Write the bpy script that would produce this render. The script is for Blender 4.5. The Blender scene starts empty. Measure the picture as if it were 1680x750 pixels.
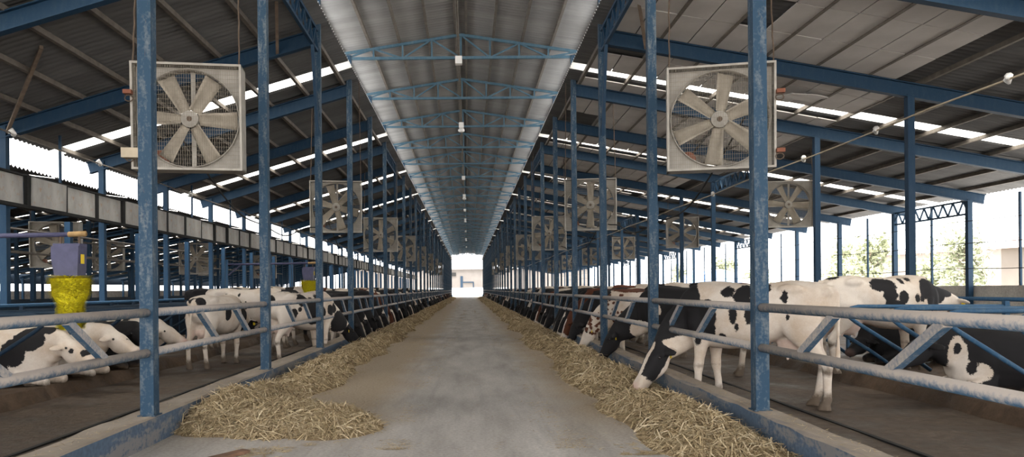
import bpy, math, random
import numpy as np
from mathutils import Vector, Matrix
random.seed(7); RNG = np.random.default_rng(11)
SC = bpy.context.scene
COL = SC.collection

# ------------------------------------------------------------------ camera, world, light, exposure
EYE = 1.45; FPX = 1250.0
cam_d = bpy.data.cameras.new('camera'); cam = bpy.data.objects.new('camera', cam_d); COL.objects.link(cam)
cam.location = (0, 0, EYE)
ROLL = math.radians(-0.5)
cam.rotation_euler = (Matrix.Rotation(math.radians(90), 4, 'X') @ Matrix.Rotation(ROLL, 4, 'Z')).to_euler()
cam_d.sensor_fit = 'HORIZONTAL'; cam_d.sensor_width = 36.0
cam_d.lens = FPX * 36.0 / 1680.0
cam_d.shift_x = (840 - 768) / 1680.0
cam_d.shift_y = -(375 - 474.5) / 1680.0
cam_d.clip_start = 0.05; cam_d.clip_end = 2000
SC.camera = cam
world = bpy.data.worlds.new('world'); SC.world = world; world.use_nodes = True
bg = world.node_tree.nodes['Background']
bg.inputs[0].default_value = (1.0, 0.99, 0.98, 1); bg.inputs[1].default_value = 1.0
SC.view_settings.view_transform = 'Standard'; SC.view_settings.look = 'None'
SC.view_settings.gamma = 1.0; SC.view_settings.use_curve_mapping = False
SC.view_settings.exposure = 2.65
sun_d = bpy.data.lights.new('sun', 'SUN'); sun_d.energy = 4.0; sun_d.angle = math.radians(25); sun_d.color = (1, .97, .93)
sun = bpy.data.objects.new('sun', sun_d); COL.objects.link(sun); sun.rotation_euler = (math.radians(14), math.radians(-10), 0); sun.location = (0, -20, 40)
try:
    SC.cycles.max_bounces = 8; SC.cycles.diffuse_bounces = 6; SC.cycles.glossy_bounces = 2
    SC.cycles.transmission_bounces = 4; SC.cycles.transparent_max_bounces = 6
    SC.cycles.use_denoising = True; SC.cycles.caustics_reflective = False; SC.cycles.caustics_refractive = False
    SC.cycles.sample_clamp_indirect = 6.0
except Exception:
    pass

# ------------------------------------------------------------------ dimensions
S = 4.21                       # bay length
PY = lambda i: S * (1.74 + i)  # depth of frame i
I0, I1 = -2, 32
XL, XR = -3.07, 2.80           # feed posts
XC = (XL + XR) / 2
ZC = -0.09                     # cow alley floor
YA, YB = -4.5, PY(I1) + 0.6    # shed ends
LO, RM, RO = -9.56, 9.15, 15.9 # left outer columns, right mid columns, right outer columns
def zl(x): return 6.63 - .291 * (abs(x) - 3.27)     # left rafter axis
def zr(x): return 6.61 - .183 * (x - 2.96)          # right rafter axis

# ------------------------------------------------------------------ helpers
def tag(o, label=None, cat=None, group=None, kind=None):
    if label: o['label'] = label
    if cat: o['category'] = cat
    if group: o['group'] = group
    if kind: o['kind'] = kind
    return o
def empty(name, loc=(0, 0, 0), rz=0, parent=None):
    o = bpy.data.objects.new(name, None); COL.objects.link(o); o.location = loc; o.rotation_euler = (0, 0, rz)
    o.empty_display_size = .1
    if parent: o.parent = parent
    return o
def link(name, me, parent=None, loc=None, rot=None):
    o = bpy.data.objects.new(name, me); COL.objects.link(o)
    if parent: o.parent = parent
    if loc is not None: o.location = loc
    if rot is not None: o.rotation_euler = rot
    return o
def copy_tree(o, parent=None):
    c = o.copy(); COL.objects.link(c); c.parent = parent
    for ch in list(o.children): copy_tree(ch, c)
    return c
class MB:
    def __init__(s): s.v = []; s.f = []
    def add(s, vs, fs):
        b = len(s.v); s.v += [tuple(p) for p in vs]; s.f += [tuple(b + i for i in f) for f in fs]; return s
    def box(s, x0, x1, y0, y1, z0, z1):
        return s.add([(x0,y0,z0),(x1,y0,z0),(x1,y1,z0),(x0,y1,z0),(x0,y0,z1),(x1,y0,z1),(x1,y1,z1),(x0,y1,z1)],
                     [(0,3,2,1),(4,5,6,7),(0,1,5,4),(1,2,6,5),(2,3,7,6),(3,0,4,7)])
    def frame(s, p0, p1, up=(0, 0, 1)):
        a, b = Vector(p0), Vector(p1); t = (b - a).normalized(); u = Vector(up)
        if abs(t.dot(u)) > .99: u = Vector((0, 1, 0))
        r = t.cross(u).normalized(); u = r.cross(t).normalized(); return a, b, t, r, u
    def bar(s, p0, p1, w, h, up=(0, 0, 1)):
        a, b, t, r, u = s.frame(p0, p1, up); vs = []
        for q in (a, b):
            for sx, sz in ((-1,-1),(1,-1),(1,1),(-1,1)): vs.append(q + r*(sx*w/2) + u*(sz*h/2))
        return s.add(vs, [(0,1,2,3),(7,6,5,4),(0,4,5,1),(1,5,6,2),(2,6,7,3),(3,7,4,0)])
    def ibeam(s, p0, p1, w, h, tf=.02, tw=.014, up=(0, 0, 1)):
        a, b, t, r, u = s.frame(p0, p1, up)
        for c, ww, hh in ((h/2 - tf/2, w, tf), (-h/2 + tf/2, w, tf), (0, tw, h - 2*tf)):
            s.bar(a + u*c, b + u*c, ww, hh, up)
        return s
    def tube(s, pts, r, n=8, cap=True):
        P = [Vector(p) for p in pts]; vs = []; fs = []; last = None
        rr = r if isinstance(r, (list, tuple)) else [r] * len(P)
        for i, p in enumerate(P):
            t = (P[min(i+1, len(P)-1)] - P[max(i-1, 0)]).normalized()
            u = Vector((0, 0, 1)) if abs(t.z) < .95 else Vector((0, 1, 0))
            if last is not None: u = last
            a = t.cross(u).normalized(); u = a.cross(t).normalized(); last = u
            for k in range(n):
                th = 2*math.pi*k/n; vs.append(p + a*(math.cos(th)*rr[i]) + u*(math.sin(th)*rr[i]))
        for i in range(len(P) - 1):
            for k in range(n):
                k2 = (k+1) % n; fs.append((i*n+k, (i+1)*n+k, (i+1)*n+k2, i*n+k2))
        if cap: fs.append(tuple(range(n))); fs.append(tuple(reversed(range((len(P)-1)*n, len(P)*n))))
        return s.add(vs, fs)
    def prism(s, poly, y0, y1):          # polygon in x,z extruded along y
        n = len(poly); vs = [(x, y0, z) for x, z in poly] + [(x, y1, z) for x, z in poly]
        return s.add(vs, [tuple(range(n)), tuple(reversed(range(n, 2*n)))] + [(i, (i+1)%n + 0, (i+1)%n + n, i+n)[::-1] for i in range(n)])
    def mesh(s, name, mat=None, smooth=False):
        me = bpy.data.meshes.new(name); me.from_pydata(s.v, [], s.f); me.validate()
        if mat: me.materials.append(mat)
        if smooth: me.polygons.foreach_set('use_smooth', [True]*len(me.polygons))
        me.update(); return me
    def build(s, name, mat, parent=None, loc=None, rot=None, smooth=False):
        return link(name, s.mesh(name, mat, smooth), parent, loc, rot)
_T = ['first','second','third','fourth','fifth','sixth','seventh','eighth','ninth']
ORD = ['first','second','third','fourth','fifth','sixth','seventh','eighth','ninth','tenth','eleventh','twelfth','thirteenth','fourteenth','fifteenth','sixteenth','seventeenth','eighteenth','nineteenth','twentieth'] + ['twenty-' + t for t in _T] + ['thirtieth'] + ['thirty-' + t for t in _T]

# ------------------------------------------------------------------ materials
def mat_new(name, rough=.7, metal=0.0, spec=.3):
    m = bpy.data.materials.new(name); m.use_nodes = True
    nt = m.node_tree; b = nt.nodes['Principled BSDF']
    b.inputs['Roughness'].default_value = rough; b.inputs['Metallic'].default_value = metal
    b.inputs['Specular IOR Level'].default_value = spec
    return m, nt, b
def nd(nt, typ, **kw):
    n = nt.nodes.new(typ)
    for k, v in kw.items():
        if k in n.inputs: n.inputs[k].default_value = v
        else: setattr(n, k, v)
    return n
def noise(nt, scale, detail=4, rough=.55, vec=None, coord='Object', stretch=None):
    n = nd(nt, 'ShaderNodeTexNoise'); n.inputs['Scale'].default_value = scale
    n.inputs['Detail'].default_value = detail; n.inputs['Roughness'].default_value = rough
    if vec is None:
        tc = nd(nt, 'ShaderNodeTexCoord'); vec = tc.outputs[coord]
    if stretch:
        mp = nd(nt, 'ShaderNodeMapping'); mp.inputs['Scale'].default_value = stretch
        nt.links.new(vec, mp.inputs['Vector']); vec = mp.outputs[0]
    nt.links.new(vec, n.inputs['Vector']); return n.outputs['Fac']
def ramp(nt, fac, stops):
    r = nd(nt, 'ShaderNodeValToRGB'); e = r.color_ramp.elements
    while len(e) < len(stops): e.new(.5)
    for k, (p, c) in enumerate(stops):
        e[k].position = p; e[k].color = (*c, 1) if len(c) == 3 else c
    nt.links.new(fac, r.inputs[0]); return r.outputs[0]
def mix(nt, fac, a, b, blend='MIX'):
    m = nd(nt, 'ShaderNodeMix', data_type='RGBA', blend_type=blend)
    def put(sock, v):
        if hasattr(v, 'links') or hasattr(v, 'is_linked'): nt.links.new(v, sock)
        else: sock.default_value = (*v, 1)
    if isinstance(fac, (int, float)): m.inputs[0].default_value = fac
    else: nt.links.new(fac, m.inputs[0])
    put(m.inputs[6], a); put(m.inputs[7], b); return m.outputs[2]
def math_(nt, op, a, b=None, clamp=False):
    m = nd(nt, 'ShaderNodeMath', operation=op); m.use_clamp = clamp
    for k, v in ((0, a), (1, b)):
        if v is None: continue
        if isinstance(v, (int, float)): m.inputs[k].default_value = v
        else: nt.links.new(v, m.inputs[k])
    return m.outputs[0]
def mrange(nt, v, a, b, c=0.0, d=1.0):
    m = nd(nt, 'ShaderNodeMapRange'); m.clamp = True
    for k, x in ((1, a), (2, b), (3, c), (4, d)): m.inputs[k].default_value = x
    nt.links.new(v, m.inputs[0]); return m.outputs[0]
def bump(nt, b, h, strength=.3, dist=.01):
    n = nd(nt, 'ShaderNodeBump'); n.inputs['Strength'].default_value = strength; n.inputs['Distance'].default_value = dist
    nt.links.new(h, n.inputs['Height']); nt.links.new(n.outputs[0], b.inputs['Normal'])
def simple(name, col, rough=.7, metal=0, var=.25, scale=6, stretch=None, spec=.3):
    m, nt, b = mat_new(name, rough, metal, spec)
    f = noise(nt, scale, 5, stretch=stretch)
    lo = tuple(c*(1-var) for c in col); hi = tuple(min(1, c*(1+var)) for c in col)
    nt.links.new(ramp(nt, f, [(.3, lo), (.7, hi)]), b.inputs['Base Color']); return m
def painted_steel(name, blue, pale, wear=(.45, .72), rust=.66, dust=0.0):
    m, nt, b = mat_new(name, .6, 0, .22)
    f = noise(nt, 9, 6, .65, stretch=(1.5, 1.5, .35)); f2 = noise(nt, 40, 4)
    w = math_(nt, 'ADD', f, math_(nt, 'MULTIPLY', math_(nt, 'SUBTRACT', f2, .5), .5))
    c = mix(nt, mrange(nt, w, *wear), blue, pale)
    r = noise(nt, 5, 6, .7, coord='Generated', stretch=(3, 3, 9))
    c = mix(nt, mrange(nt, r, rust, rust + .06), c, (.10, .05, .03))
    if dust:
        g = nd(nt, 'ShaderNodeNewGeometry'); sx = nd(nt, 'ShaderNodeSeparateXYZ'); nt.links.new(g.outputs['Normal'], sx.inputs[0])
        d = math_(nt, 'MULTIPLY', mrange(nt, math_(nt, 'ADD', sx.outputs[2], math_(nt, 'ADD', math_(nt, 'MULTIPLY', math_(nt, 'SUBTRACT', f, .5), 1.2), math_(nt, 'MULTIPLY', math_(nt, 'SUBTRACT', f2, .5), 1.6))), -.75, .35), dust)
        c = mix(nt, d, c, (.40, .345, .30))
    nt.links.new(c, b.inputs['Base Color']); bump(nt, b, f2, .15, .004); return m
M_POST = painted_steel('blue_post_paint', (.017, .046, .083), (.15, .168, .178), (.49, .80), .64)
M_BEAM = painted_steel('blue_beam_paint', (.008, .032, .068), (.022, .047, .076), (.45, .85), .72)
M_TRUSS = painted_steel('blue_truss_paint', (.06, .125, .18), (.12, .175, .21), (.45, .85), .75)
M_RAIL = painted_steel('dusty_rail_paint', (.05, .105, .175), (.20, .22, .24), (.48, .72), .70, dust=.9)
M_STALL = painted_steel('stall_pipe_paint', (.03, .085, .16), (.08, .13, .18), (.50, .80), .70)
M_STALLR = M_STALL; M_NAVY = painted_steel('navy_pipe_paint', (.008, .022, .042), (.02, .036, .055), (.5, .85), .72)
M_PURLIN = simple('dusty_purlin', (.125, .11, .095), .8)
M_BROWN = simple('brown_brace', (.17, .13, .10), .75)
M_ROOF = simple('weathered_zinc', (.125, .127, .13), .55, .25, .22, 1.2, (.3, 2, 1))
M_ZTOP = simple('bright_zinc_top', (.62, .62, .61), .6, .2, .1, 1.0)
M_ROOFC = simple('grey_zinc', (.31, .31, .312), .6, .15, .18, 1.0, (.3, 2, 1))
M_BOARD = simple('insulation_board', (.50, .48, .465), .9, 0, .10, 1.4)
M_FAN = simple('fan_galvanised', (.31, .288, .255), .6, .2, .22, 5)
M_BLADE = simple('fan_blade', (.33, .29, .235), .6, .1, .25, 5)
M_WIRE = simple('guard_wire', (.22, .19, .15), .6, .3, .2, 9)
M_DARK = simple('dark_rubber', (.015, .015, .015), .8)
M_CHAIN = simple('rusty_chain', (.10, .07, .05), .7, .3)
M_RUST = simple('rusty_iron', (.20, .075, .045), .8)
M_WHITE = simple('white_plastic', (.75, .74, .72), .5, 0, .06)
M_YELLOW = simple('yellow_bristle', (.85, .72, .03), .7, 0, .3, 30)
M_YELD = simple('dark_bristle', (.16, .12, .02), .8, 0, .3, 30)
M_PURPLE = simple('violet_housing', (.065, .065, .125), .5, 0, .2)
M_CREAM = simple('cream_box', (.45, .38, .28), .6, 0, .15)
def conc(name, c1, c2, c3, sc=1.5, bstr=.3):
    m, nt, b = mat_new(name, .85)
    f = noise(nt, sc, 8, .62, coord='Object'); g = noise(nt, sc*14, 4)
    c = ramp(nt, f, [(.28, c1), (.5, c2), (.72, c3)])
    c = mix(nt, .25, c, ramp(nt, g, [(.3, (.2, .2, .2)), (.7, (.8, .8, .8))]), 'OVERLAY')
    nt.links.new(c, b.inputs['Base Color']); bump(nt, b, g, bstr, .01); return m
M_CURBTOP = conc('dusty_concrete', (.20, .165, .135), (.27, .225, .185), (.33, .28, .235), 2)
M_PLANK = simple('old_plank', (.15, .085, .055), .85, 0, .4, 8, (1, .15, 1))
def m_curb():
    m, nt, b = mat_new('painted_curb', .8)
    f = noise(nt, 2.2, 8, .68, stretch=(1, .5, 1.4)); g = noise(nt, 22, 4)
    w = math_(nt, 'ADD', f, math_(nt, 'MULTIPLY', math_(nt, 'SUBTRACT', g, .5), .25))
    blue = ramp(nt, g, [(.3, (.055, .08, .115)), (.7, (.08, .12, .175))])
    c = mix(nt, mrange(nt, w, .50, .57), blue, (.17, .165, .165))
    ge = nd(nt, 'ShaderNodeNewGeometry'); sx = nd(nt, 'ShaderNodeSeparateXYZ'); nt.links.new(ge.outputs['Normal'], sx.inputs[0])
    top = mrange(nt, sx.outputs[2], .35, .7)
    c = mix(nt, top, c, ramp(nt, f, [(.3, (.20, .165, .13)), (.7, (.34, .285, .235))]))
    nt.links.new(c, b.inputs['Base Color']); bump(nt, b, g, .3, .01); return m
M_CURB = m_curb()
def m_drive():
    m, nt, b = mat_new('drive_concrete', .8)
    tc = nd(nt, 'ShaderNodeTexCoord'); sx = nd(nt, 'ShaderNodeSeparateXYZ'); nt.links.new(tc.outputs['Object'], sx.inputs[0])
    f = noise(nt, 1.3, 8, .6, stretch=(1.6, .35, 1)); g = noise(nt, 30, 5, .7); k = noise(nt, .8, 5)
    c = ramp(nt, f, [(.28, (.275, .255, .235)), (.5, (.385, .36, .335)), (.72, (.48, .455, .425))])
    tr = noise(nt, 2.5, 6, .6, stretch=(3.5, .12, 1))
    c = mix(nt, mrange(nt, tr, .55, .75, 0, .35), c, (.19, .185, .18))
    c = mix(nt, .45, c, ramp(nt, g, [(.3, (.25, .25, .25)), (.7, (.75, .75, .75))]), 'OVERLAY')
    a = math_(nt, 'ABSOLUTE', math_(nt, 'ADD', sx.outputs[0], -.08))
    a = math_(nt, 'ADD', a, math_(nt, 'MULTIPLY', math_(nt, 'SUBTRACT', k, .5), .9))
    a = math_(nt, 'ADD', a, math_(nt, 'MULTIPLY', math_(nt, 'SUBTRACT', g, .5), .5))
    ch = math_(nt, 'MULTIPLY', mrange(nt, a, .75, 1.35), mrange(nt, sx.outputs[1], 6.8, 9.0))
    c = mix(nt, math_(nt, 'MULTIPLY', ch, .9), c, ramp(nt, g, [(.3, (.25, .19, .13)), (.7, (.44, .35, .25))]))
    nt.links.new(c, b.inputs['Base Color']); bump(nt, b, g, .35, .008); return m
M_DRIVE = m_drive()
def m_mud(name, c1, c2, c3, wet=False):
    m, nt, b = mat_new(name, .75, 0, .3)
    f = noise(nt, 1.1, 9, .65); g = noise(nt, 9, 7, .7)
    c = ramp(nt, math_(nt, 'ADD', math_(nt, 'MULTIPLY', f, .6), math_(nt, 'MULTIPLY', g, .4)), [(.32, c1), (.5, c2), (.68, c3)])
    nt.links.new(c, b.inputs['Base Color'])
    nt.links.new(mrange(nt, f, .35, .6, .45, .85), b.inputs['Roughness'])
    bump(nt, b, math_(nt, 'ADD', f, g), .6, .05); return m
M_MUD = m_mud('manure_floor', (.028, .02, .014), (.075, .054, .039), (.145, .11, .082))
M_BED = m_mud('stall_bedding', (.03, .019, .012), (.066, .042, .026), (.12, .08, .052))
M_GROUND = m_mud('dry_ground', (.42, .40, .37), (.51, .485, .45), (.58, .55, .515))
def m_sky():
    m, nt, b = mat_new('translucent_sheet', .5)
    t = nd(nt, 'ShaderNodeBsdfTranslucent'); t.inputs[0].default_value = (.88, .85, .78, 1)
    tr = nd(nt, 'ShaderNodeBsdfTransparent'); tr.inputs[0].default_value = (.9, .9, .88, 1)
    mx = nd(nt, 'ShaderNodeMixShader'); mx.inputs[0].default_value = .12
    nt.links.new(t.outputs[0], mx.inputs[1]); nt.links.new(tr.outputs[0], mx.inputs[2])
    nt.links.new(mx.outputs[0], nt.nodes['Material Output'].inputs['Surface']); return m
M_SKYL = m_sky()
def m_fascia():
    m, nt, b = mat_new('stained_panel', .75)
    f = noise(nt, 1.8, 7, .65, stretch=(1, 1, .45)); g = noise(nt, 5, 6, .7)
    c = ramp(nt, f, [(.3, (.27, .26, .245)), (.55, (.40, .39, .37)), (.75, (.48, .47, .45))])
    c = mix(nt, mrange(nt, g, .56, .68, 0, .7), c, (.36, .24, .15))
    nt.links.new(c, b.inputs['Base Color']); return m
M_FASCIA = m_fascia(); M_BWALL0 = simple('light_block_wall', (.30, .28, .26), .9)
def m_straw():
    m, nt, b = mat_new('hay', .9, 0, .12)
    a = nd(nt, 'ShaderNodeAttribute', attribute_name='tint')
    c = ramp(nt, a.outputs['Fac'], [(0, (.14, .10, .06)), (.3, (.29, .215, .125)), (.6, (.46, .355, .21)), (.85, (.60, .48, .305)), (1, (.72, .61, .43))])
    g = noise(nt, 38, 6, .75, stretch=(1, 1, .6))
    c = mix(nt, .5, c, ramp(nt, g, [(.3, (.22, .22, .22)), (.7, (.78, .78, .78))]), 'OVERLAY')
    nt.links.new(c, b.inputs['Base Color']); bump(nt, b, g, .5, .03); return m
M_HAY = m_straw()
def m_coat(name, dark, white):
    m, nt, b = mat_new(name, .75, 0, .2)
    at = lambda n: nd(nt, 'ShaderNodeAttribute', attribute_name=n).outputs['Fac']
    n1 = noise(nt, 14, 5, .65); n2 = noise(nt, 60, 3); n3 = noise(nt, 5, 6, .7)
    n4 = noise(nt, 2.6, 5, .6); w = ramp(nt, n4, [(.34, (white[0]*.80, white[1]*.72, white[2]*.64)), (.58, white)])
    w = mix(nt, .12, w, ramp(nt, n2, [(.3, (.3, .3, .3)), (.7, (.7, .7, .7))]), 'OVERLAY')
    e = math_(nt, 'ADD', at('coat'), math_(nt, 'ADD', math_(nt, 'MULTIPLY', math_(nt, 'SUBTRACT', n1, .5), .30), math_(nt, 'MULTIPLY', math_(nt, 'SUBTRACT', n2, .5), .12)))
    c = mix(nt, mrange(nt, e, -.02, .02), w, dark)
    c = mix(nt, mrange(nt, at('pink'), 0, .6, 0, .7), c, (.52, .32, .27))
    dz = math_(nt, 'ADD', at('dirt'), math_(nt, 'MULTIPLY', math_(nt, 'SUBTRACT', n3, .5), 1.1))
    c = mix(nt, mrange(nt, dz, .36, .72, 0, .9), c, (.085, .058, .038))
    nt.links.new(c, b.inputs['Base Color']); bump(nt, b, n2, .12, .006); return m
M_COW = m_coat('black_white_coat', (.012, .011, .012), (.60, .53, .46))
M_COWB = m_coat('red_white_coat', (.085, .028, .014), (.58, .51, .44))
M_EYE, _nt, _b = mat_new('eye', .15, 0, .6); _b.inputs['Base Color'].default_value = (.008, .006, .006, 1)
M_TAG = simple('ear_tag_plastic', (.75, .55, .03), .5, 0, .05)

# ------------------------------------------------------------------ setting: floors, curbs, ground
def floor_mesh(name, x0, x1, y0, y1, z, mat, nx=1, ny=1, amp=0, z0=-.4):
    vs = []; fs = []
    for j in range(ny + 1):
        for i in range(nx + 1):
            x = x0 + (x1-x0)*i/nx; y = y0 + (y1-y0)*(j/ny)
            vs.append((x, y, z + amp*(math.sin(x*3.1+y*.7)+math.sin(y*1.9+x*1.3)+random.uniform(-1,1)*.5)))
    for j in range(ny):
        for i in range(nx):
            a = j*(nx+1)+i; fs.append((a, a+1, a+nx+2, a+nx+1))
    mb = MB(); mb.add(vs, fs); return mb.mesh(name, mat, True)
g = MB().box(-260, 260, -60, 420, -.9, -.30).build('ground', M_GROUND); tag(g, 'pale dry ground around the open cattle shed', 'ground', kind='structure')
o = MB().box(XL - .06, XR + .04, YA - 8, YB + 6, -.35, 0).build('floor_drive', M_DRIVE); tag(o, 'grey concrete feed drive down the middle of the shed', 'floor', kind='structure')
def alley(name, x0, x1, lab):
    o = link(name, floor_mesh(name, x0, x1, YA, YB, ZC, M_MUD, 30, 400, .006)); tag(o, lab, 'floor', kind='structure')
alley('floor_left', -9.9, XL - .20, 'brown manure covered cow alley on the left')
alley('floor_right', XR + .20, 16.3, 'brown manure covered cow alley on the right')
def curb(name, x0, x1, lab):
    mb = MB(); n = 260; vs = []; fs = []
    for j in range(n + 1):
        y = YA + (YB-YA)*(j/n)**2.2; j1 = random.uniform(-.012, .012); j2 = random.uniform(-.012, .012); j3 = random.uniform(-.018, .012)
        for x, z in ((x0, -.35), (x0 + j1*.3, .245 + j3), (x0+.025+j1, .268 + j3*.5), (x1-.025+j2, .268+j3*.4), (x1+j2*.3, .25), (x1, -.35)): vs.append((x, y, z))
    for j in range(n):
        for k in range(5): a = j*6+k; fs.append((a, a+1, a+7, a+6))
    mb.add(vs, [f[::-1] for f in fs] if x0 > 0 else [f[::-1] for f in fs]); o = mb.build(name, M_CURB); tag(o, lab, 'curb', kind='structure')
curb('feed_curb', XL - .24, XL + .07, 'blue painted concrete feed curb with dusty top on the left')
curb('feed_curb', XR - .07, XR + .16, 'blue painted concrete feed curb with dusty top on the right')
for x in (-4.32, 4.10):
    o = MB().box(x - .025, x + .025, YA, YB, ZC - .05, ZC + .016).build('scraper_cable', M_DARK)
    tag(o, 'black scraper cable lying along the %s cow alley floor' % ('left' if x < 0 else 'right'), 'cable')
for sgn, x0, x1 in ((-1, -9.0, -5.95), (1, 5.9, 9.0)):
    mb = MB(); n = 220; vs = []; fs = []
    prof = [0, .05, .25, .5, .75, 1]
    for j in range(n + 1):
        y = YA + (YB - YA)*(j/n)**1.8
        for k, t in enumerate(prof):
            x = (x0 + (x1-x0)*t) if sgn > 0 else (x1 + (x0-x1)*t)
            z = (ZC - .1) if k == 0 else ZC + .17 + random.uniform(-.03, .035)
            vs.append((x + (random.uniform(-.05, .05) if k < 2 else 0), y, z))
    for j in range(n):
        for k in range(5): a = j*6+k; fs.append((a, a+1, a+7, a+6) if sgn > 0 else (a+6, a+7, a+1, a))
    mb.add(vs, fs); o = mb.build('stall_bed', M_BED, smooth=True); tag(o, 'raised earthy stall bed along the %s cow alley' % ('left' if sgn < 0 else 'right'), 'bed', kind='structure')

# ------------------------------------------------------------------ frames: posts, rafters, trusses
def post_mesh(w, z0, z1, mat, name='steel_post'):
    mb = MB(); mb.box(-w/2, w/2, -w/2, w/2, z0, z1); mb.box(-w/2 - .02, w/2 + .02, -w/2 - .02, w/2 + .02, z0, z0 + .012); return mb.mesh(name, mat)
def lab_i(i, near, far, n=9):
    k = i + 2
    return (near % ORD[k]) if k < n else far
def row_posts(x, z0, z1, w, where, i0=I0, mat=M_POST, name='steel_post'):
    me = post_mesh(w, z0, z1, mat, name)
    for i in range(i0, I1 + 1):
        o = link(name, me, loc=(x, PY(i), 0))
        k = i - i0
        tag(o, ('%s blue steel post from the camera %s' % (ORD[k], where)) if k < 16 else 'distant blue steel post %s' % where, 'post', 'steel posts %s' % where)
row_posts(XL, .262, zl(XL) + .9, .13, 'on the left feed curb')
row_posts(XR, .262, zr(XR) + .9, .13, 'on the right feed curb')
row_posts(LO, ZC, zl(LO) + .1, .14, 'along the left eave', mat=M_BEAM)
row_posts(RM, ZC, zr(RM) - .1, .14, 'through the middle of the right wing', mat=M_BEAM)
row_posts(RO, ZC, zr(RO) - .1, .15, 'along the right outer wall', mat=M_BEAM)
rl = MB().ibeam((LO - .35, 0, zl(LO - .35)), (XL, 0, zl(XL)), .15, .30).mesh('rafter', M_BEAM)
rr_ = MB().ibeam((XR, 0, zr(XR)), (RO + .5, 0, zr(RO + .5)), .15, .30).mesh('rafter', M_BEAM)
for i in range(I0, I1 + 1):
    for me, w in ((rl, 'left'), (rr_, 'right')):
        o = link('rafter', me, loc=(0, PY(i), 0)); k = i + 2
        tag(o, ('%s blue steel rafter from the camera under the %s roof' % (ORD[k], w)) if k < 16 else 'distant blue steel rafter under the %s roof' % w, 'beam', 'rafters under the %s roof' % w)
# centre roof trusses
ZT = EYE + 6.06; HS = 3.05; APEX = .60; ENDH = .13
def ztop(u): return ENDH + (APEX - ENDH)*(1 - abs(u)/HS)
def truss_members():
    out = [('bottom_chord', (-HS - .1, 0, 0), (HS + .1, 0, 0), .07), ('top_chord', (-HS - .42, 0, ztop(HS + .42)), (0, 0, APEX), .07), ('top_chord', (0, 0, APEX), (HS + .42, 0, ztop(HS + .42)), .07)]
    us = [HS*k/4 for k in range(-4, 5)]
    for u in us: out.append(('web_post', (u, 0, 0), (u, 0, ztop(u)), .045))
    for k in range(-4, 0): out.append(('web_diagonal', (us[k+4], 0, ztop(us[k+4])) if k % 2 else (us[k+4], 0, 0), (us[k+5], 0, 0) if k % 2 else (us[k+5], 0, ztop(us[k+5])), .04))
    for k in range(0, 4): out.append(('web_diagonal', (us[k+4], 0, 0) if k % 2 else (us[k+4], 0, ztop(us[k+4])), (us[k+5], 0, ztop(us[k+5])) if k % 2 else (us[k+5], 0, 0), .04))
    return out
TM = truss_members(); tmesh = [(n, MB().bar(a, b, w, w).mesh(n, M_TRUSS)) for n, a, b, w in TM]
allm = MB()
for n, a, b, w in TM: allm.bar(a, b, w, w)
allme = allm.mesh('roof_truss', M_TRUSS)
for i in range(I0, I1 + 1):
    k = i + 2; lab = ('%s pale blue lattice truss from the camera under the centre roof' % ORD[k]) if k < 18 else 'distant pale blue lattice truss under the centre roof'
    if i <= 10:
        t = empty('roof_truss', (XC, PY(i), ZT))
        for n, me in tmesh: link(n, me, t)
    else: t = link('roof_truss', allme, loc=(XC, PY(i), ZT))
    tag(t, lab, 'truss', 'centre roof trusses')
    for x in (XL, XR):
        pass
# longitudinal lattice girders between post heads
def girder(x, zt, i, w, zn):
    L = S; h = .42; t = empty('lattice_girder', (x, PY(i), zt))
    MB().bar((0, 0, 0), (0, L, 0), .06, .06).build('top_chord', M_BEAM, t)
    MB().bar((0, 0, -h), (0, L, -h), .06, .06).build('bottom_chord', M_BEAM, t)
    n = 8
    for k in range(n):
        MB().bar((0, L*k/n, -h), (0, L*(k+.5)/n, 0), .045, .045).build('web_diagonal', M_BEAM, t)
        MB().bar((0, L*(k+.5)/n, 0), (0, L*(k+1)/n, -h), .045, .045).build('web_diagonal', M_BEAM, t)
    tag(t, 'dark blue zigzag lattice girder %s' % zn, 'girder', 'lattice girders')
cnt = ['nearest the camera', 'second from the camera', 'third from the camera', 'fourth from the camera']
for q, i in enumerate((1, 5, 9, 13)):
    girder(XL, zl(XL) + .12, i, 0, 'along the left feed post heads, ' + cnt[q])
    girder(XR, zr(XR) + .12, i, 0, 'along the right feed post heads, ' + cnt[q])
    if i > 1:
        girder(RM, zr(RM) - .12, i - 1, 0, 'along the right middle columns, ' + cnt[q-1])
    girder(RO, zr(RO) - .12, i + 3, 0, 'along the right outer columns, ' + cnt[q])
# knee braces at the girder posts
for x, w in ((XL, 'left'), (XR, 'right')):
    for q, i in enumerate((2, 6, 10)):
        zt = (zl(x) if x < 0 else zr(x)) - .35
        o = MB().bar((x, PY(i) - .55, zt + .12), (x, PY(i) - .05, zt - 1.7), .06, .06).build('knee_brace', M_BEAM)
        tag(o, 'dark blue slanting knee brace at a %s feed post head, %s' % (w, cnt[q]), 'brace', 'knee braces')
# brown fly braces
for p0, p1, lab in (((-9.5, PY(2), zl(9.5) - .05), (-7.3, 13.1, zl(7.3) + .22), 'brown diagonal brace at the left eave column'),
                    ((3.72, PY(2), zr(3.72) - .1), (3.2, 14.1, zr(3.2) + .22), 'brown diagonal brace beside the right feed posts'),
                    ((-3.9, PY(2), zl(3.9) - .1), (-3.5, 14.1, zl(3.5) + .22), 'brown diagonal brace beside the left feed posts')):
    o = MB().bar(p0, p1, .06, .06).build('diagonal_brace', M_BROWN); tag(o, lab, 'brace')

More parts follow.
